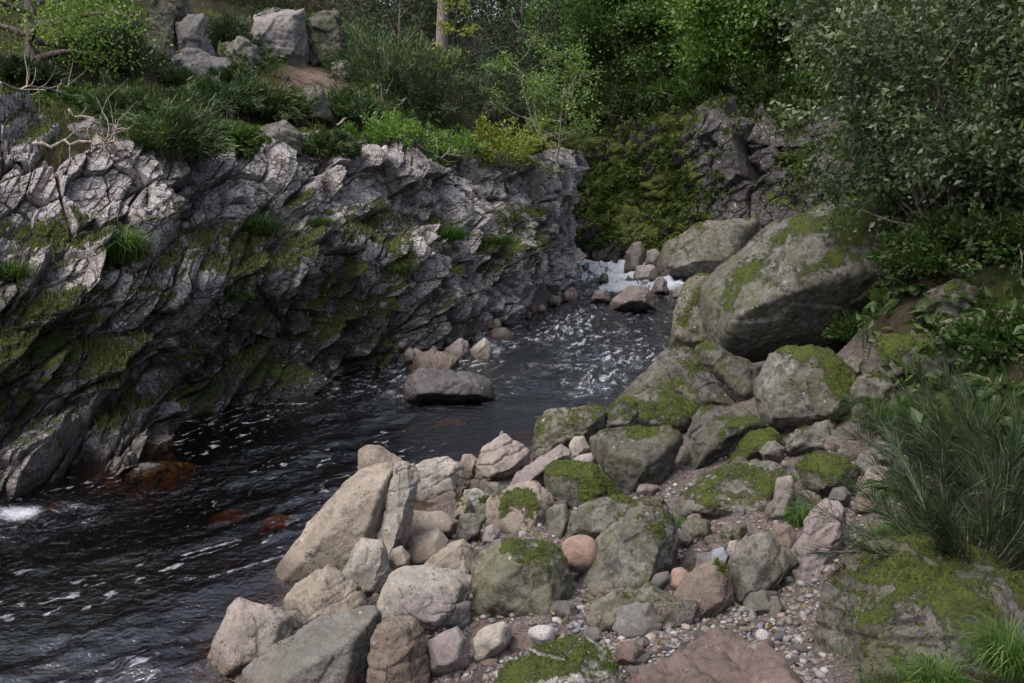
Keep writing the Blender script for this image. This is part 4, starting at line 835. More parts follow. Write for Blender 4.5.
def gravel():
    D, F = ico(2); nD = len(D); V = []; Fs = []; T = []
    n = 0
    q = []
    for (cx_, cy_), sx_, sy_, cnt in ZONES:
        for k in range(cnt * 9): q.append((rg.normal(cx_, sx_ * .85), min(rg.normal(cy_, sy_ * .85), 695), rg.uniform(.009, .026)))
    for k in range(5200):
        py = rg.uniform(440, 690); q.append((rg.uniform(np.interp(py, [440, 560, 690], [560, 400, 330]), np.interp(py, [440, 560, 690], [880, 840, 830])), py, .008 + .042 * rg.uniform() ** 3))
    q = np.array(q); G = ground_many(q[:, 0], q[:, 1])
    for g, s in zip(G, q[:, 2]):
        if g[2] < -.02: continue
        a = rg.uniform(0, 6.28); X = D * rg.uniform([.8, .6, .4], [1.2, .95, .7]) * (1 + rg.uniform(-.18, .18, (nD, 1)) * .6)
        t = rg.normal(0, .3); X = X @ np.array([[math.cos(a), -math.sin(a), 0], [math.sin(a), math.cos(a), 0], [0, 0, 1]]) @ np.array([[1, 0, 0], [0, math.cos(t), -math.sin(t)], [0, math.sin(t), math.cos(t)]])
        V.append(X * s + np.array([g[0], g[1], g[2] + s * .2])); Fs.append(F + n); n += nD
        T.append(np.tile(np.array(PEBC[rg.integers(0, len(PEBC))]) * rg.uniform(.65, 1.1), (nD, 1)))
    o = mk('gravel', np.concatenate(V), np.concatenate(Fs), M_GRAVEL, attrs={'tintc': np.concatenate(T)})
    tag(o, 'fine mixed gravel filling the gaps between the boulders', 'gravel', kind='stuff')
gravel()

# ------------------------------------------------------------------ plants
def leaves(c, d, s, L, W, tint):
    """rhombic leaves, slightly folded along the midrib"""
    n = len(c); L = np.broadcast_to(L, n)[:, None]; W = np.broadcast_to(W, n)[:, None]
    up = np.cross(d, s)
    V = np.stack([c, c + d * L * .45 + s * W * .5 + up * W * .12, c + d * L, c + d * L * .45 - s * W * .5 + up * W * .12], 1).reshape(-1, 3)
    i = np.arange(n)[:, None] * 4
    return V, i + np.array([[0, 1, 2, 3]]), np.repeat(np.clip(tint, 0, 1), 4)
def rand_dirs(rng, n): return unit(rng.normal(size=(n, 3)))
def leaf_cloud(rng, c, out, L, W, tint, droop=0., spread_=1.):
    n = len(c); d = unit(out + rand_dirs(rng, n) * spread_ + np.array([0, 0, -droop])); a = rand_dirs(rng, n); s = unit(np.cross(d, a))
    sz = rng.uniform(.5, 1.35, n)
    return leaves(c, d, s, L * sz, W * sz, tint)
def tubes(paths, k=6):
    V = []; F = []; n = 0
    for P, r in paths:
        P = np.asarray(P, float); r = np.asarray(r, float); t = unit(np.gradient(P, axis=0)); a = unit(np.cross(t, [.31, .77, .13])); b = np.cross(t, a)
        ang = np.arange(k) * 2 * math.pi / k
        ring = P[:, None] + r[:, None, None] * (np.cos(ang)[None, :, None] * a[:, None] + np.sin(ang)[None, :, None] * b[:, None])
        m = len(P); i = n + np.arange(m * k).reshape(m, k); V.append(ring.reshape(-1, 3))
        F.append(np.stack([i[:-1], i[1:], np.roll(i[1:], -1, 1), np.roll(i[:-1], -1, 1)], -1).reshape(-1, 4)); n += m * k
    return np.concatenate(V), np.concatenate(F)
def branch(rng, p0, d, L, n=6, wob=.15, rise=0.):
    P = [np.array(p0, float)]; d = unit(np.array(d, float))
    for i in range(n):
        d = unit(d + rng.normal(size=3) * wob + np.array([0, 0, rise])); P.append(P[-1] + d * L / n)
    return np.array(P)
def tree(name, label, cat, loc, h, rad, mat, seed, nleaf=14000, L=.12, W=.07, bare=.25, shape='round', bark=None, group=None, lean=(0, 0), stems=1, droop=.2, twigs=5, tr=None, limbs=16, clump=.30, tbias=0., rise=None):
    rng = np.random.default_rng(seed); root = empty(name, loc, label, cat, group)
    paths = []; tips = []; tr = tr or h * .018
    for sidx in range(stems):
        ang = rng.uniform(0, 6.28); st = .0 if stems == 1 else .35
        d0 = np.array([lean[0] + math.cos(ang) * st, lean[1] + math.sin(ang) * st, 1.])
        T = branch(rng, (math.cos(ang) * st * .3, math.sin(ang) * st * .3, -.2), d0, h * (1 if sidx == 0 else rng.uniform(.7, .95)), 12, .05, .03)
        paths.append((T, np.linspace(tr, tr * .12, 13)))
        nl = max(4, limbs // stems)
        for i in range(nl):
            f = bare + (1 - bare) * (i + rng.uniform(0, 1)) / nl; f = min(f, .98); x = f * 12; k = int(x); p0 = T[k] + (T[min(k + 1, 12)] - T[k]) * (x - k)
            g = (f - bare) / (1 - bare)
            prof = {'round': math.sin(math.pi * (.18 + .78 * g)) , 'cone': 1.02 - g, 'column': .55 + .45 * math.sin(math.pi * g), 'top': .5 + .5 * g, 'spread': .75 + .3 * math.sin(math.pi * g)}[shape]
            a = i * 2.4 + rng.uniform(-.5, .5); el = {'cone': -.1, 'top': .2}.get(shape, .35 + .5 * g)
            Lb = rad * prof * rng.uniform(.75, 1.15)
            Bp = branch(rng, p0, (math.cos(a), math.sin(a), el), Lb, 7, .16, rise if rise is not None else -.02 if shape == 'cone' else .03)
            paths.append((Bp, np.linspace(tr * (1 - f) * .55 + .008, .005, 8)))
            for j in range(twigs):
                q = Bp[rng.integers(3, 8)]; dd = unit(q - p0) + rng.normal(size=3) * .7
                tw = branch(rng, q, dd, Lb * rng.uniform(.2, .45), 4, .2, -.05); paths.append((tw, np.linspace(.010, .003, 5))); tips.append((tw, Lb))
            tips.append((Bp[4:], Lb))
    V, F = tubes(paths, 6); mk('trunk', V, F, bark or M_BARK, root)
    wts = np.array([t[1] for t in tips]); pick = rng.choice(len(tips), nleaf, p=wts / wts.sum())
    c = np.zeros((nleaf, 3)); tb = rng.uniform(0, 1, len(tips))
    for i, (tw, Lb) in enumerate(tips):
        m = np.where(pick == i)[0]
        if len(m): 
            c[m] = tw[rng.integers(0, len(tw), len(m))] + rng.normal(size=(len(m), 3)) * np.array([1, 1, .7]) * min(clump, Lb * .3)
    axis = np.array([lean[0] * .5 * h, lean[1] * .5 * h, 0]); out = unit((c - axis) * np.array([1, 1, .3]) + 1e-3)
    tint = .40 * rng.uniform(0, 1, nleaf) + .55 * tb[pick] + .05 + tbias
    V, F, t = leaf_cloud(rng, c, out * .5, L, W, tint, droop)
    mk('crown', V, F, mat, root, smooth=False, attrs={'tint': t})
    return root
def bush(name, label, cat, loc, rx, rz, mat, seed, n=9000, L=.16, W=.022, group=None, stiff=1.2, twig=M_DEAD, lumps=9, nst=14):
    """a spiky shrub: sprigs pointing out of several overlapping cushions on short stems"""
    rng = np.random.default_rng(seed); root = empty(name, loc, label, cat, group)
    npl = lumps * 8; paths = []; cs = []; ds = []; tt = []; m = n // npl
    for i in range(npl):
        b0 = np.array([rng.normal(0, rx * .45), rng.normal(0, rx * .45), rng.uniform(-.1, .2) * rz]); o_ = b0 / rx; o_[2] = 0
        d0 = unit(o_ * .9 + rng.normal(size=3) * .45 + np.array([0, 0, rng.uniform(.3, 1.1)])); Lp = rz * rng.uniform(.4, 1.05) * (1.15 - .45 * min(1, np.hypot(b0[0], b0[1]) / rx)) * (1 if rng.uniform() > .12 else 1.35)
        P = branch(rng, b0, d0, Lp, 6, .16, -.03)
        if i < 34: paths.append((np.vstack([[[0, 0, -.25]], P]), np.linspace(.016, .004, 8)))
        f = rng.uniform(.12, 1, m) ** .75 * 5.99; k = f.astype(int); fr = (f - k)[:, None]; q = P[k] * (1 - fr) + P[k + 1] * fr
        wd = .10 + .16 * (1 - f / 6); q = q + rng.normal(size=(m, 3)) * (wd * min(1, rz * 1.2))[:, None] * .55
        cs.append(q); ds.append(unit(P[k + 1] - P[k])); tt.append(.35 * rng.uniform() + .25 * (f / 6) + .3 * rng.uniform(0, 1, m))
    V, F = tubes(paths, 5); mk('stem', V, F, twig, root)
    c = np.concatenate(cs); d = np.concatenate(ds)
    V, F, t = leaf_cloud(rng, c, d * stiff, L, W, np.concatenate(tt), 0., .75)
    mk('foliage', V, F, mat, root, smooth=False, attrs={'tint': t})
    return root
def blades(rng, c, Lr, Wd, lean=.6, ctr=None):
    n = len(c); a = rng.uniform(0, 6.28, n); L = Lr * rng.uniform(.5, 1.2, n)
    if ctr is not None: a = np.arctan2(c[:, 1] - ctr[1], c[:, 0] - ctr[0]) + rng.normal(0, .7, n)
    h = np.stack([np.cos(a), np.sin(a), 0 * a], 1); s = np.stack([-np.sin(a), np.cos(a), 0 * a], 1) * (Wd * .5)
    k = rng.uniform(.2, 1., n) * lean
    p1 = c + (h * (k * .35)[:, None] + np.array([0, 0, .6])) * L[:, None]; p2 = c + (h * (k * 1.1)[:, None] + np.stack([0 * a, 0 * a, .95 - .45 * k], 1)) * L[:, None]
    V = np.stack([c - s, c + s, p1 + s * .8, p1 - s * .8, p2], 1).reshape(-1, 3); i = np.arange(n)[:, None] * 5
    return V, [i + np.array([[0, 1, 2, 3]]), i + np.array([[3, 2, 4]])]
def tuft(name, label, cat, loc, r, Lr, n, mat, seed, group=None, lean=.8, Wd=.008):
    rng = np.random.default_rng(seed); c = np.stack([rng.normal(0, r * .33, n), rng.normal(0, r * .33, n), np.full(n, -.03)], 1)
    V, F = blades(rng, c, Lr * (1.15 - .5 * np.clip(np.hypot(c[:, 0], c[:, 1]) / r, 0, 1)), Wd, lean * 1.5, (0, 0)); t = np.repeat(rng.uniform(0, 1, n), 5)
    o = mk(name, V, F, mat, smooth=False, attrs={'tint': t}); o.location = [float(v) for v in loc]
    return tag(o, label, cat, group)
def on(px, py, y0=3., y1=140):
    g = ground_at(px, py, y0, y1); c = cliff_at(px, py)
    if c is not None and c[1] < g[1] + .3: return c
    g = g.copy(); g[2] = float(H(g[0], g[1])[0]); return g
def gz_(x, y): return float(H(x, y)[0])

# --- gorse and juniper on the slope above the cliff: (px, py of the base, half width px, height px, material, label)
GB = [(178, 148, 28, 46, M_GORSE, 'dark gorse bush on the cliff edge under the square rock tower'),
      (130, 118, 36, 40, M_GORSE, 'gorse bush left of the rock tower behind dead branches'),
      (222, 108, 30, 36, M_GORSE, 'blue green gorse bush just right of the rock tower foot'),
      (270, 112, 26, 34, M_GORSE, 'gorse bush between the rock tower and the upright grey stone'),
      (238, 146, 20, 24, M_MIDLEAF, 'yellowish low shrub on the cliff edge in the middle of the slope'),
      (325, 148, 24, 22, M_GORSE, 'low spreading gorse below the upright grey stone'),
      (180, 84, 14, 18, M_GORSE, 'small dark bush growing against the rock tower face'),
      (232, 84, 18, 20, M_GORSE, 'rounded gorse bush left of the bare earth patch'),
      (225, 50, 14, 40, M_CONIFER, 'dark juniper between the rock tower and the pale rock face'),
      (280, 12, 44, 50, M_BROWNBUSH, 'brown withered bushes hanging over the pale rock face'),
      (345, 28, 40, 60, M_BROWNBUSH, 'brown and green bush above the darker rock face'),
      (380, 92, 40, 62, M_GORSE, 'large dark gorse thicket left of the pine trunks'),
      (425, 112, 34, 56, M_CONIFER, 'blue green juniper under the tallest pine trunk'),
      (350, 120, 30, 36, M_GORSE, 'gorse bush above the dead branch on the cliff edge'),
      (395, 138, 34, 34, M_LIGHTLEAF, 'pale green leafy scrub on the cliff edge below the gorse thicket'),
      (450, 150, 30, 30, M_LIGHTLEAF, 'light green scrub at the foot of the yellow leaved sapling'),
      (480, 110, 34, 50, M_CONIFER, 'dark juniper behind the yellow green bush'),
      (530, 95, 40, 70, M_CONIFER, 'tall dark evergreen bush at the edge of the pine wood'),
      (80, 104, 36, 26, M_MIDLEAF, 'low green bush under the birch in the corner'),
      (20, 86, 34, 26, M_CONIFER, 'dark bush beside the grey trunk in the corner'),
      (110, 70, 40, 50, M_CONIFER, 'dark evergreen bush behind the birch foliage'),
      (505, 150, 26, 22, M_BROWNBUSH, 'brownish heather clump near the end of the cliff top'),
      (590, 150, 22, 22, M_BROWNBUSH, 'brown scrub on the last rocks of the cliff top')]
for i, (px, py, wpx_, hpx, mat, lb) in enumerate(GB):
    g = on(px, py, 14); sc = g[1] / FPX * 1.02; rx = wpx_ * sc; rz = hpx * sc * (.72 if i not in (0, 11, 12, 16, 17) else .95)
    if mat in (M_LIGHTLEAF, M_MIDLEAF): bush('leafy_shrub', lb, 'shrub', g, rx, rz, mat, 500 + i, 5000, .085, .05, lumps=12)
    else: bush('heather_clump' if 'heather' in lb else 'juniper_bush' if 'juniper' in lb else 'gorse_bush' if 'gorse' in lb else 'bush', lb, 'bush', g, rx, rz, mat, 500 + i, 13000, .15, .024, lumps=12)
# yellow bush, saplings
g = on(500, 158, 14); bush('yellow_shrub', 'yellow green leafed bush standing out on the cliff top', 'shrub', g, 26 * g[1] / FPX, 46 * g[1] / FPX, M_YELLOWLEAF, 601, 3600, .10, .06, lumps=7)
g = on(445, 118, 20); tree('sapling', 'slender sapling with sparse yellow green leaves above the cliff', 'sapling', g, 3.6, .55, M_YELLOWLEAF, 603, 520, .11, .065, .3, 'column', M_BARK, lean=(.10, 0), droop=.1, tr=.022, limbs=12, twigs=2, clump=.10)
g = on(555, 158, 14); tree('young_birch', 'young pale green birch with thin stems at the end of the cliff top', 'tree', g, 3.4, 1.35, M_LIGHTLEAF, 605, 4200, .085, .05, .2, 'spread', M_DEAD, stems=4, droop=.5, tr=.028, limbs=26, clump=.16)
# --- top left birch with its trunk, and pines on the slope
g = on(34, 74, 14); tree('birch_tree', 'birch with light drooping foliage and grey trunk in the corner', 'tree', g, 4.4, 2.6, M_LIGHTLEAF, 611, 26000, .07, .048, .10, 'spread', M_PINEBARK, droop=.7, tr=.17, limbs=30, clump=.28, rise=-.10, tbias=.28)
pine_spots = [(441, 66, 34.5, 14, 'tallest pine trunk standing behind the yellow leaved sapling'), (392, 40, 39, 13, 'pale pine trunk at the back left of the tallest pine'), (414, 44, 40, 13, 'thin pine trunk just left of the tallest pine'), (465, 70, 41, 12, 'shadowy pine trunk right of the tallest pine'), (505, 80, 44, 14, 'pine in the dark wood behind the young birch'), (360, 10, 44, 14, 'pine far up the slope behind the brown bushes')]
for i, (px, py, Y, h, lb) in enumerate(pine_spots):
    q = at_y(px, py, Y); q[2] = gz_(q[0], q[1])
    tree('pine_tree', lb, 'pine tree', q, h, 3.2, M_CONIFER, 620 + i, 9000, .22, .05, .34, 'round', M_PINEBARK, 'pines on the slope', droop=.15, tr=.24 if i == 0 else .16, limbs=20, clump=.35)
# --- broadleaved trees over the gorge
BT = [(628, 122, 46.5, 5.4, 2.7, M_MIDLEAF, 'bushy green tree over the dark hollow at the bend'), (598, 118, 56, 6, 3.2, M_CONIFER, 'dark tree behind the bushy green tree at the bend'),
      (712, 116, 42.5, 5.2, 2.7, M_LIGHTLEAF, 'light green drooping tree on top of the far rock wall'), (755, 114, 41.2, 5.2, 2.1, M_LIGHTLEAF, 'thin pale stemmed tree at the right end of the far rock wall'),
      (672, 114, 50, 6.5, 3.2, M_LIGHTLEAF, 'tall yellowish green tree far behind the bend'), (560, 95, 60, 6.5, 3.8, M_MIDLEAF, 'mid green tree beyond the end of the cliff'),
      (800, 110, 40, 7.5, 2.6, M_CONIFER, 'dark tree in the gap between the rock wall and the alder'), (850, 118, 36, 7, 2.8, M_MIDLEAF, 'shaded tree behind the alder on the left'),
      (910, 100, 33, 9, 3.4, M_MIDLEAF, 'shaded tree rising behind the middle of the alder'), (990, 90, 30, 9, 3.4, M_MIDLEAF, 'shaded tree at the edge behind the alder')]
for i, (px, py, Y, h, rd, mat, lb) in enumerate(BT):
    q = at_y(px, py, Y); q[2] = gz_(q[0], q[1])
    tree('broadleaf_tree', lb, 'tree', q, h, rd, mat, 640 + i, 22000, .17 if Y > 40 else .12, .115 if Y > 40 else .075, .08, 'round', M_BARK, 'trees above the gorge', droop=.35, limbs=26, clump=.42)
wood = None; rw = np.random.default_rng(77)
k = 0
for Y, xs in ((58, np.arange(-34, 30, 5.5)), (68, np.arange(-38, 36, 6.5)), (84, np.arange(-44, 44, 7)), (98, np.arange(-50, 54, 8))):
    for x in xs:
        x = x + rw.uniform(-1.5, 1.5); y = Y + rw.uniform(-3, 3); zz = gz_(x, y); kind = k % 3
        if k < 3:
            pr = [('dark conifer in the wood that closes the view upstream', M_CONIFER, 'cone'), ('green broadleaved tree in the wood that closes the view upstream', M_MIDLEAF, 'round'), ('deep green rounded tree in the wood that closes the view upstream', M_CONIFER, 'round')][kind]
            t_ = tree('woodland_tree', pr[0], 'tree', (x, y, zz), 11, 4.2, pr[1], 700 + k, 9000, .24, .15, .12, pr[2], M_BARK, 'woodland trees behind the gorge', limbs=26, clump=.5)
            wood = (wood or []) + [t_]
        else: copy_tree(wood[kind], (x, y, zz), rw.uniform(0, 6.28), rw.uniform(.85, 1.15) * ((.50 if Y < 60 else .62 if Y < 70 else .8) if -8 < x < 16 else 1))
        k += 1
# --- the alder on the right bank
g = at_y(958, 196, 14.6); g[2] = gz_(g[0], g[1])
tree('alder_tree', 'large many stemmed alder with silvery leaves on the right bank', 'tree', g, 5.6, 2.05, M_ALDER, 661, 34000, .10, .058, .03, 'spread', M_BARK, stems=5, droop=.3, tr=.05, limbs=60, clump=.17, lean=(-.03, 0))
g = at_y(1050, 215, 13.2); g[2] = gz_(g[0], g[1])
tree('alder_tree', 'smaller alder at the right margin beside the large one', 'tree', g, 5.2, 2.1, M_ALDER, 663, 22000, .095, .056, .03, 'spread', M_BARK, stems=3, droop=.3, tr=.045, limbs=36, clump=.24)
g = (8.4, 9.6, gz_(8.4, 9.6))  # extra tree, added mostly out of view to shade the right bank
tree('alder_tree', 'tall tree added beyond the right margin to shade the bank', 'tree', g, 7.5, 3.0, M_MIDLEAF, 665, 22000, .12, .075, .22, 'spread', M_BARK, stems=2, droop=.4, tr=.09, limbs=34, clump=.35, lean=(-.06, 0))
for i, (px, py, Y, a, b, lb) in enumerate([(948, 285, 16.6, .6, .8, 'dark bush filling the gap at the right end of the giant boulder'), (930, 285, 13.6, .55, .5, 'low green bush on the dark bank above the hollow'), (870, 335, 15.0, .45, .4, 'small dark bush in the hollow under the giant boulder'), (1010, 270, 13.2, .7, .6, 'dark leafy plants hanging on the bank below the alder'), (958, 228, 13.9, .6, .55, 'leafy shrub at the foot of the alder stems'), (1015, 345, 11.2, .6, .5, 'dark scrub on the bank beside the reddish stone'), (880, 200, 20, 1.1, 1.0, 'dark leafy shrub behind the giant boulder crest'), (960, 230, 17.5, .8, 1.2, 'dark shrub in the gap right of the giant boulder'), (820, 205, 26, 1.5, 1.5, 'leafy shrub on the bank behind the giant boulder left part'), (990, 205, 14.5, .7, .6, 'brownish low bush under the alder stems')]):
    q = at_y(px, py, Y); q[2] = gz_(q[0], q[1]) - .05
    bush('leafy_shrub', lb, 'shrub', q, a, b, M_DARKLEAF if i not in (9,) else M_BROWNBUSH, 670 + i, 6000, .085, .05, lumps=12)
def fern(loc, label, seed, L=.7, nf=16, mat=None):
    rng = np.random.default_rng(seed); cs = []; ds = []; ss = []; Ls = []; tt = []; root = empty('fern', loc, label, 'fern', 'ferns on the right bank'); paths = []
    for i in range(nf):
        a = i * 2.4 + rng.uniform(-.3, .3); P = branch(rng, (0, 0, 0), (math.cos(a), math.sin(a), 1.1), L * rng.uniform(.7, 1.15), 12, .04, -.13); paths.append((P, np.linspace(.006, .002, 13)))
        t_ = unit(np.gradient(P, axis=0)); sd = unit(np.cross(t_, [0, 0, 1.]))
        for f in np.linspace(1.5, 12, 24):
            k = min(int(f), 11); c = P[k] + (P[k + 1] - P[k]) * (f - k)
            for sg in (-1, 1): cs.append(c); ds.append(sd[k] * sg + t_[k] * .5); ss.append(t_[k]); Ls.append(L * .30 * math.sin(math.pi * min(1, (f + 1) / 13.5)) + .02); tt.append(rng.uniform(.1, .9))
    V, F = tubes(paths, 4); mk('stem', V, F, M_DEAD, root)
    V, F, t = leaves(np.array(cs), unit(np.array(ds)), unit(np.array(ss)), np.array(Ls), .035, np.array(tt)); mk('frond', V, F, M_DARKLEAF, root, smooth=False, attrs={'tint': t})
    return root
for i, (px, py, Y, L, lb) in enumerate([(880, 318, 15.2, .5, 'fern against the shaded underside of the giant boulder'), (925, 262, 14.3, .6, 'fern on the crest of the bank right of the giant boulder'), (940, 320, 12.9, .5, 'fern above the whitish lichen boulder'), (955, 292, 12.9, .6, 'fern on the dark bank under the alder foliage'), (1000, 300, 12.3, .6, 'fern hanging above the reddish stone in the right bank'), (915, 300, 14.6, .55, 'fern beside the shaded end of the giant boulder'), (1015, 235, 13.6, .7, 'fern at the right margin under the alder'), (975, 245, 13.6, .6, 'fern just below the alder stems'), (905, 335, 13.6, .4, 'small fern in the hollow between giant boulder and dark mossy boulder'), (1000, 375, 10.6, .6, 'fern behind the broom at the right margin'), (900, 470, 9.4, .35, 'small fern by the banded cobble')]):
    q = at_y(px, py, Y); q[2] = gz_(q[0], q[1]); fern(q, lb, 850 + i, L)
for k, (poly, lb, cl, ms, Y) in enumerate([([(925, 318), (930, 290), (955, 278), (975, 290), (978, 320)], 'dark rough rock jutting from the bank above the whitish lichen boulder', 'dark', .3, 12.7), ([(870, 345), (878, 315), (905, 300), (928, 312), (930, 345)], 'black shaded rock closing the hollow under the giant boulder', 'dark', .1, 14.4), ([(985, 300), (990, 262), (1020, 250), (1040, 270), (1040, 305)], 'dark block of rock in the bank at the right margin', 'dark', .45, 12.9), ([(850, 400), (856, 380), (875, 372), (892, 384), (890, 404)], 'grey stone in the shade right of the lichen spotted boulder', 'grey', .2, 12.2), ([(905, 432), (910, 412), (935, 404), (955, 416), (952, 436)], 'grey stone half hidden in tall grass behind the broom', 'grey', .4, 10.6)]): rock(poly, lb, cl, ms, Y=Y, seed=200 + k)
for i, (px, py, Y, a, b, lb) in enumerate([(598, 124, 46.2, 1.6, 1.5, 'dark bush on the far wall top just beyond the cliff tip'), (640, 126, 44.4, 1.5, 1.4, 'dark bush on the far wall top above the mossy face'), (672, 122, 43.4, 1.4, 1.5, 'rounded dark bush left of the bare rock of the far wall'), (700, 118, 42.2, 1.2, 1.3, 'bush on the edge of the far wall under the light green tree'), (735, 116, 41.2, 1.2, 1.2, 'low bush at the top of the bare far wall rock'), (775, 116, 39.4, 1.3, 1.4, 'bush crowning the right part of the far wall'), (812, 118, 37.4, 1.3, 1.4, 'shaded bush on the far wall where the alder begins')]):
    q = at_y(px, py, Y); q[2] = gz_(q[0], q[1]) - .1; bush('leafy_shrub', lb, 'shrub', q, a, b, M_DARKLEAF if i != 3 else M_MIDLEAF, 880 + i, 5200, .15, .085, lumps=10)
# --- broom bush, close on the right
q = at_y(965, 560, 7.3); q[2] = gz_(q[0], q[1]) + .1
def broom(name, label, loc, seed, nst, h, rad, dens, lean=(0, 0)):
    rng = np.random.default_rng(seed); root = empty(name, loc, label, 'bush'); paths = []; cs = []; ds = []; tt = []
    for i in range(nst):
        a = rng.uniform(0, 6.28); e = rng.uniform(.15, 1.) ** .7; d0 = np.array([math.cos(a) * e * rad + lean[0], math.sin(a) * e * rad + lean[1], 1.1])
        P = branch(rng, (math.cos(a) * .12, math.sin(a) * .12, -.1), d0, h * rng.uniform(.65, 1.1), 9, .12, -.035); paths.append((P, np.linspace(.008, .003, 10)))
        m = dens; k = rng.integers(3, 9, m); f = rng.uniform(0, 1, m)[:, None]; c = P[k] * (1 - f) + P[k + 1] * f
        dd = unit(unit(P[k + 1] - P[k]) + rng.normal(size=(m, 3)) * .38); cs.append(c); ds.append(dd); tt.append(np.full(m, rng.uniform(0, .7)))
    V, F = tubes(paths, 4); mk('stem', V, F, M_BARK, root)
    c = np.concatenate(cs); d = np.concatenate(ds); s = unit(np.cross(d, rand_dirs(rng, len(c)))); V, F, t = leaves(c, d, s, rng.uniform(.10, .28, len(c)), .006, np.concatenate(tt) + rng.uniform(0, .3, len(c)))
    mk('foliage', V, F, M_BROOM, root, smooth=False, attrs={'tint': t}); return root
broom('broom_bush', 'dark feathery broom bush hanging over the mossy outcrop', q, 681, 44, 1.35, .75, 170, (-.05, 0))
q = at_y(1010, 470, 8.4); q[2] = gz_(q[0], q[1])
broom('broom_bush', 'broom bush at the right margin behind the feathery one', q, 683, 50, 1.5, .8, 180, (-.15, 0))
# --- grass tufts
TU = [(120, 258, .38, .85, 300, M_GREENGRASS, 'bright green grass tuft on the cliff ledge at the far left'), (265, 228, .34, .5, 260, M_GREENGRASS, 'dark green grass tuft on the ledge below the upper cliff'), (455, 236, .4, .55, 260, M_GREENGRASS, 'green tuft in a notch of the cliff toward the rapids'),
      (10, 275, .4, .4, 220, M_GRASS, 'grass clump on the ledge at the frame edge'), (318, 222, .4, .3, 200, M_GRASS, 'short grass on the ledge left of the notch'), (500, 240, .5, .35, 260, M_GRASS, 'wide low grass patch on the ledge toward the cliff tip'), (400, 268, .5, .35, 240, M_GRASS, 'grass growing on the mossy lower ledge'), (240, 300, .35, .3, 160, M_GRASS, 'small grass bunch on the mossy lower cliff')]
for i, (px, py, r, L, n, mat, lb) in enumerate(TU):
    g = on(px, py, 10); tuft('grass_tuft', lb, 'grass', g, r, L * .8, int(n * 2.2), mat, 720 + i, Wd=.013)
TB = [(672, 508, 10.0, .12, .26, 240, M_GREENGRASS, 'green tuft with a yellow leaf between the triangular slab and long boulder'), (792, 462, 10.6, .10, .22, 160, M_GREENGRASS, 'small fresh green tuft above the long boulder'), (800, 508, 9.5, .17, .30, 330, M_GREENGRASS, 'drooping bright grass tuft above the jagged pinkish boulder'),
      (895, 540, 8.2, .3, .34, 700, M_GREENGRASS, 'broad grass clump on the slope left of the broom'), (880, 420, 11.3, .28, .6, 520, M_GRASS, 'tall thin grass clump in front of the shaded boulders'), (925, 425, 10.6, .35, .5, 600, M_GRASS, 'dense dark grass clump below the whitish boulder'), (985, 410, 9.8, .4, .5, 600, M_GRASS, 'grass clump on the bank behind the broom'),
      (935, 690, 5.7, .16, .3, 300, M_GREENGRASS, 'fresh grass tuft at the bottom edge below the mossy outcrop'), (1005, 665, 5.6, .22, .35, 420, M_GREENGRASS, 'leafy green clump in the bottom right corner'), (985, 290, 12.6, .2, .25, 260, M_GRASS, 'mossy grass cushion on the dark bank above the reddish stone'), (940, 240, 14.2, .3, .3, 240, M_DRYGRASS, 'dry grass hanging from the dark bank under the alder')]
for i, (px, py, Y, r, L, n, mat, lb) in enumerate(TB):
    q = at_y(px, py, Y); zg = gz_(q[0], q[1])
    if i in (7, 8): q[2] = max(q[2], zg)
    else: q[2] = zg if abs(q[2] - zg) < .6 else q[2]
    tuft('grass_tuft', lb, 'grass', q, r, L, n, mat, 740 + i, Wd=.007)
# --- dead branches on the cliff edge
def dead(label, pts, r, seed, ntw=8):
    rng = np.random.default_rng(seed); P = []
    for px, py in pts: g = on(px, py, 12); P.append(g + np.array([0, -.1, .12]))
    P = np.array(P); t = np.linspace(0, len(P) - 1, 14); Q = np.stack([np.interp(t, np.arange(len(P)), P[:, k]) for k in range(3)], 1); Q[:, 1] = np.linspace(Q[0, 1], Q[-1, 1], 14); Q += rng.normal(0, .035, Q.shape)
    paths = [(Q, np.linspace(r, r * .3, 14))]
    for i in range(ntw):
        k = rng.integers(2, 13); paths.append((branch(rng, Q[k], unit(Q[k] - Q[k - 1]) + rng.normal(size=3) * .8 + np.array([0, 0, .3]), rng.uniform(.35, 1.), 6, .2), np.linspace(r * .4, .004, 7)))
    V, F = tubes(paths, 6); o = mk('dead_branch', V, F, M_DEAD, loc=Q[0]); tag(o, label, 'dead branch')
dead('pale dead branch lying along the cliff edge in the middle', [(420, 150), (450, 158), (480, 150)], .035, 801)
dead('bare dead branch slanting up the slope below the gorse', [(340, 128), (365, 118), (385, 105)], .035, 803)
dead('long dead branch on the cliff edge under the gorse bush', [(40, 150), (90, 148), (130, 152)], .035, 805, 14)
dead('tangle of bare twigs at the frame edge under the birch', [(0, 98), (30, 92), (70, 100)], .03, 807, 16)
dead('grey twiggy branch hanging over the upper cliff on the left', [(70, 118), (110, 128), (150, 140)], .03, 809, 16)
dead('broken branch among the brown brush beside the dark gorse', [(190, 150), (215, 142), (240, 146)], .03, 811, 12)

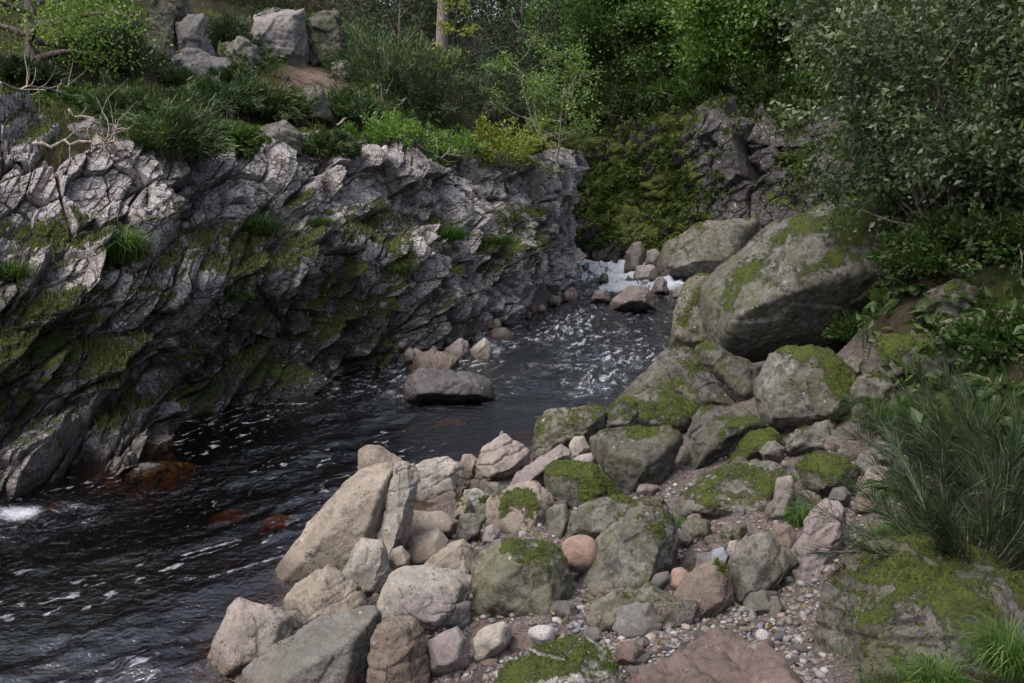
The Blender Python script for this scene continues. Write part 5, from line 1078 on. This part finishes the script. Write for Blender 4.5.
# --- scattered ground cover
def scatter_ground(n, xr, yr, test, seed):
    rng = np.random.default_rng(seed); x = rng.uniform(*xr, n); y = rng.uniform(*yr, n); z = H(x, y); P = np.stack([x, y, z], 1); px, py, dd = proj(P)
    m = (vegmask(x, y, z) > .5) & (px > -60) & (px < 1090) & (py > -40) & (py < 720) & test(P, px, py); return P[m], rng
b_ = np.exp
P1, rng = scatter_ground(150000, (-17, 4), (14, 44), lambda P, px, py: (px < 620) & (fbm(P * .9, 3, 901) > .42) & (np.exp(-(((px - 325) / 40) ** 2 + ((py - 72) / 22) ** 2)) < .4), 11)
up = np.where((CL_N[:, 2] > .45) & (CL_M > .25) & (CL_V > 1.5) & (CL_px > -40))[0]
P2 = CL_P[rng.choice(up, min(30000, len(up)), replace=True)] + rng.normal(0, .02, (min(30000, len(up)), 3))
P2 = P2[fbm(P2 * 1.2, 3, 905) > .46]
Pg = np.concatenate([P1, P2]); V, F = blades(rng, Pg, np.concatenate([np.full(len(P1), .26), np.full(len(P2), .11)]), .014, .9)
t = np.clip(np.repeat(.6 * fbm(Pg * .8, 3, 907) + rng.uniform(-.25, .45, len(Pg)), 5), 0, 1)
tag(mk('grass', V, F, M_DRYGRASS, smooth=False, attrs={'tint': t}), 'rough grass on the cliff ledges and the slope above', 'grass', kind='stuff')
P3, rng = scatter_ground(45000, (2, 9), (5, 18), lambda P, px, py: fbm(P * 1.6, 3, 911) > .44, 12)
V, F = blades(rng, P3, .16, .007, .9); t = np.clip(np.repeat(.6 * fbm(P3 * 1.5, 3, 917) + rng.uniform(-.2, .4, len(P3)), 5), 0, 1)
tag(mk('grass', V, F, M_GRASS, smooth=False, attrs={'tint': t}), 'fine grass and moss on the steep right bank', 'grass', kind='stuff')
P4, rng = scatter_ground(330000, (-26, 30), (9, 64), lambda P, px, py: (P[:, 1] > 25) | ((px > 800) & (fbm(P * 1.2, 3, 927) > .42)), 13)
out = np.tile([0, -.3, .6], (len(P4), 1)); P4 = P4 + np.stack([0 * P4[:, 0], 0 * P4[:, 0], rng.uniform(0, .45, len(P4))], 1)
P4 = P4[(proj(P4)[0] > 500) | (fbm(P4 * .55, 3, 925) > .56)]
P4 = P4[np.exp(-(((proj(P4)[0] - 325) / 45) ** 2 + ((proj(P4)[1] - 68) / 26) ** 2)) < .35]
V, F, t = leaf_cloud(rng, P4, np.tile([0, -.3, .6], (len(P4), 1)), .19, .10, .6 * fbm(P4 * .5, 3, 921) + rng.uniform(0, .5, len(P4)), .1)
tag(mk('undergrowth', V, F, M_DARKLEAF, smooth=False, attrs={'tint': t}), 'leafy undergrowth on the shaded slopes below the trees', 'undergrowth', kind='stuff')
sel = np.where((FW_M > .35))[0]; ii = rng.choice(sel, 42000); P5 = FW_P[ii] + rng.normal(0, .05, (42000, 3)); keep = fbm(P5 * .7, 3, 931) > .45; P5 = P5[keep]; N5 = FW_N[ii][keep]
V, F, t = leaf_cloud(rng, P5, N5 * .8 + np.array([0, 0, -.5]), .20, .07, .8 * fbm(P5 * .9, 3, 935) + rng.uniform(-.1, .4, len(P5)), .4)
tag(mk('wall_plants', V, F, M_COVER, smooth=False, attrs={'tint': t}), 'hanging moss and small plants clothing the far rock wall', 'undergrowth', kind='stuff')

MP = np.concatenate([a for a, b in MOSS]); MN = np.concatenate([b for a, b in MOSS]); rng = np.random.default_rng(19); n = len(MP)
V, F, t = leaf_cloud(rng, MP, MN * .8 + np.array([0, 0, .5]), .030, .011, .55 * fbm(MP * 3, 3, 941) + rng.uniform(-.1, .45, n), 0., .7)
tag(mk('moss', V, F, leaf_material('moss_frond', (.030, .036, .008), (.085, .088, .015), (.18, .19, .03), .3, .8, .1), smooth=False, attrs={'tint': t}), 'soft fuzzy moss growing over the boulders', 'moss', kind='stuff')
q = np.stack([rng.uniform(420, 1000, 700), rng.uniform(400, 690, 700)], 1); G = ground_many(q[:, 0], q[:, 1]) + np.array([0, 0, .03]); n = len(G)
V, F, t = leaf_cloud(rng, G, np.tile([0, 0, .15], (n, 1)), .05, .03, rng.uniform(0, 1, n), 0., 1.)
tag(mk('fallen_leaves', V, F, leaf_material('dead_leaf', (.06, .035, .015), (.16, .10, .035), (.34, .27, .08), .2, .7, .2), smooth=False, attrs={'tint': t}), 'scattered yellow and brown fallen leaves among the stones', 'fallen leaves', kind='stuff')
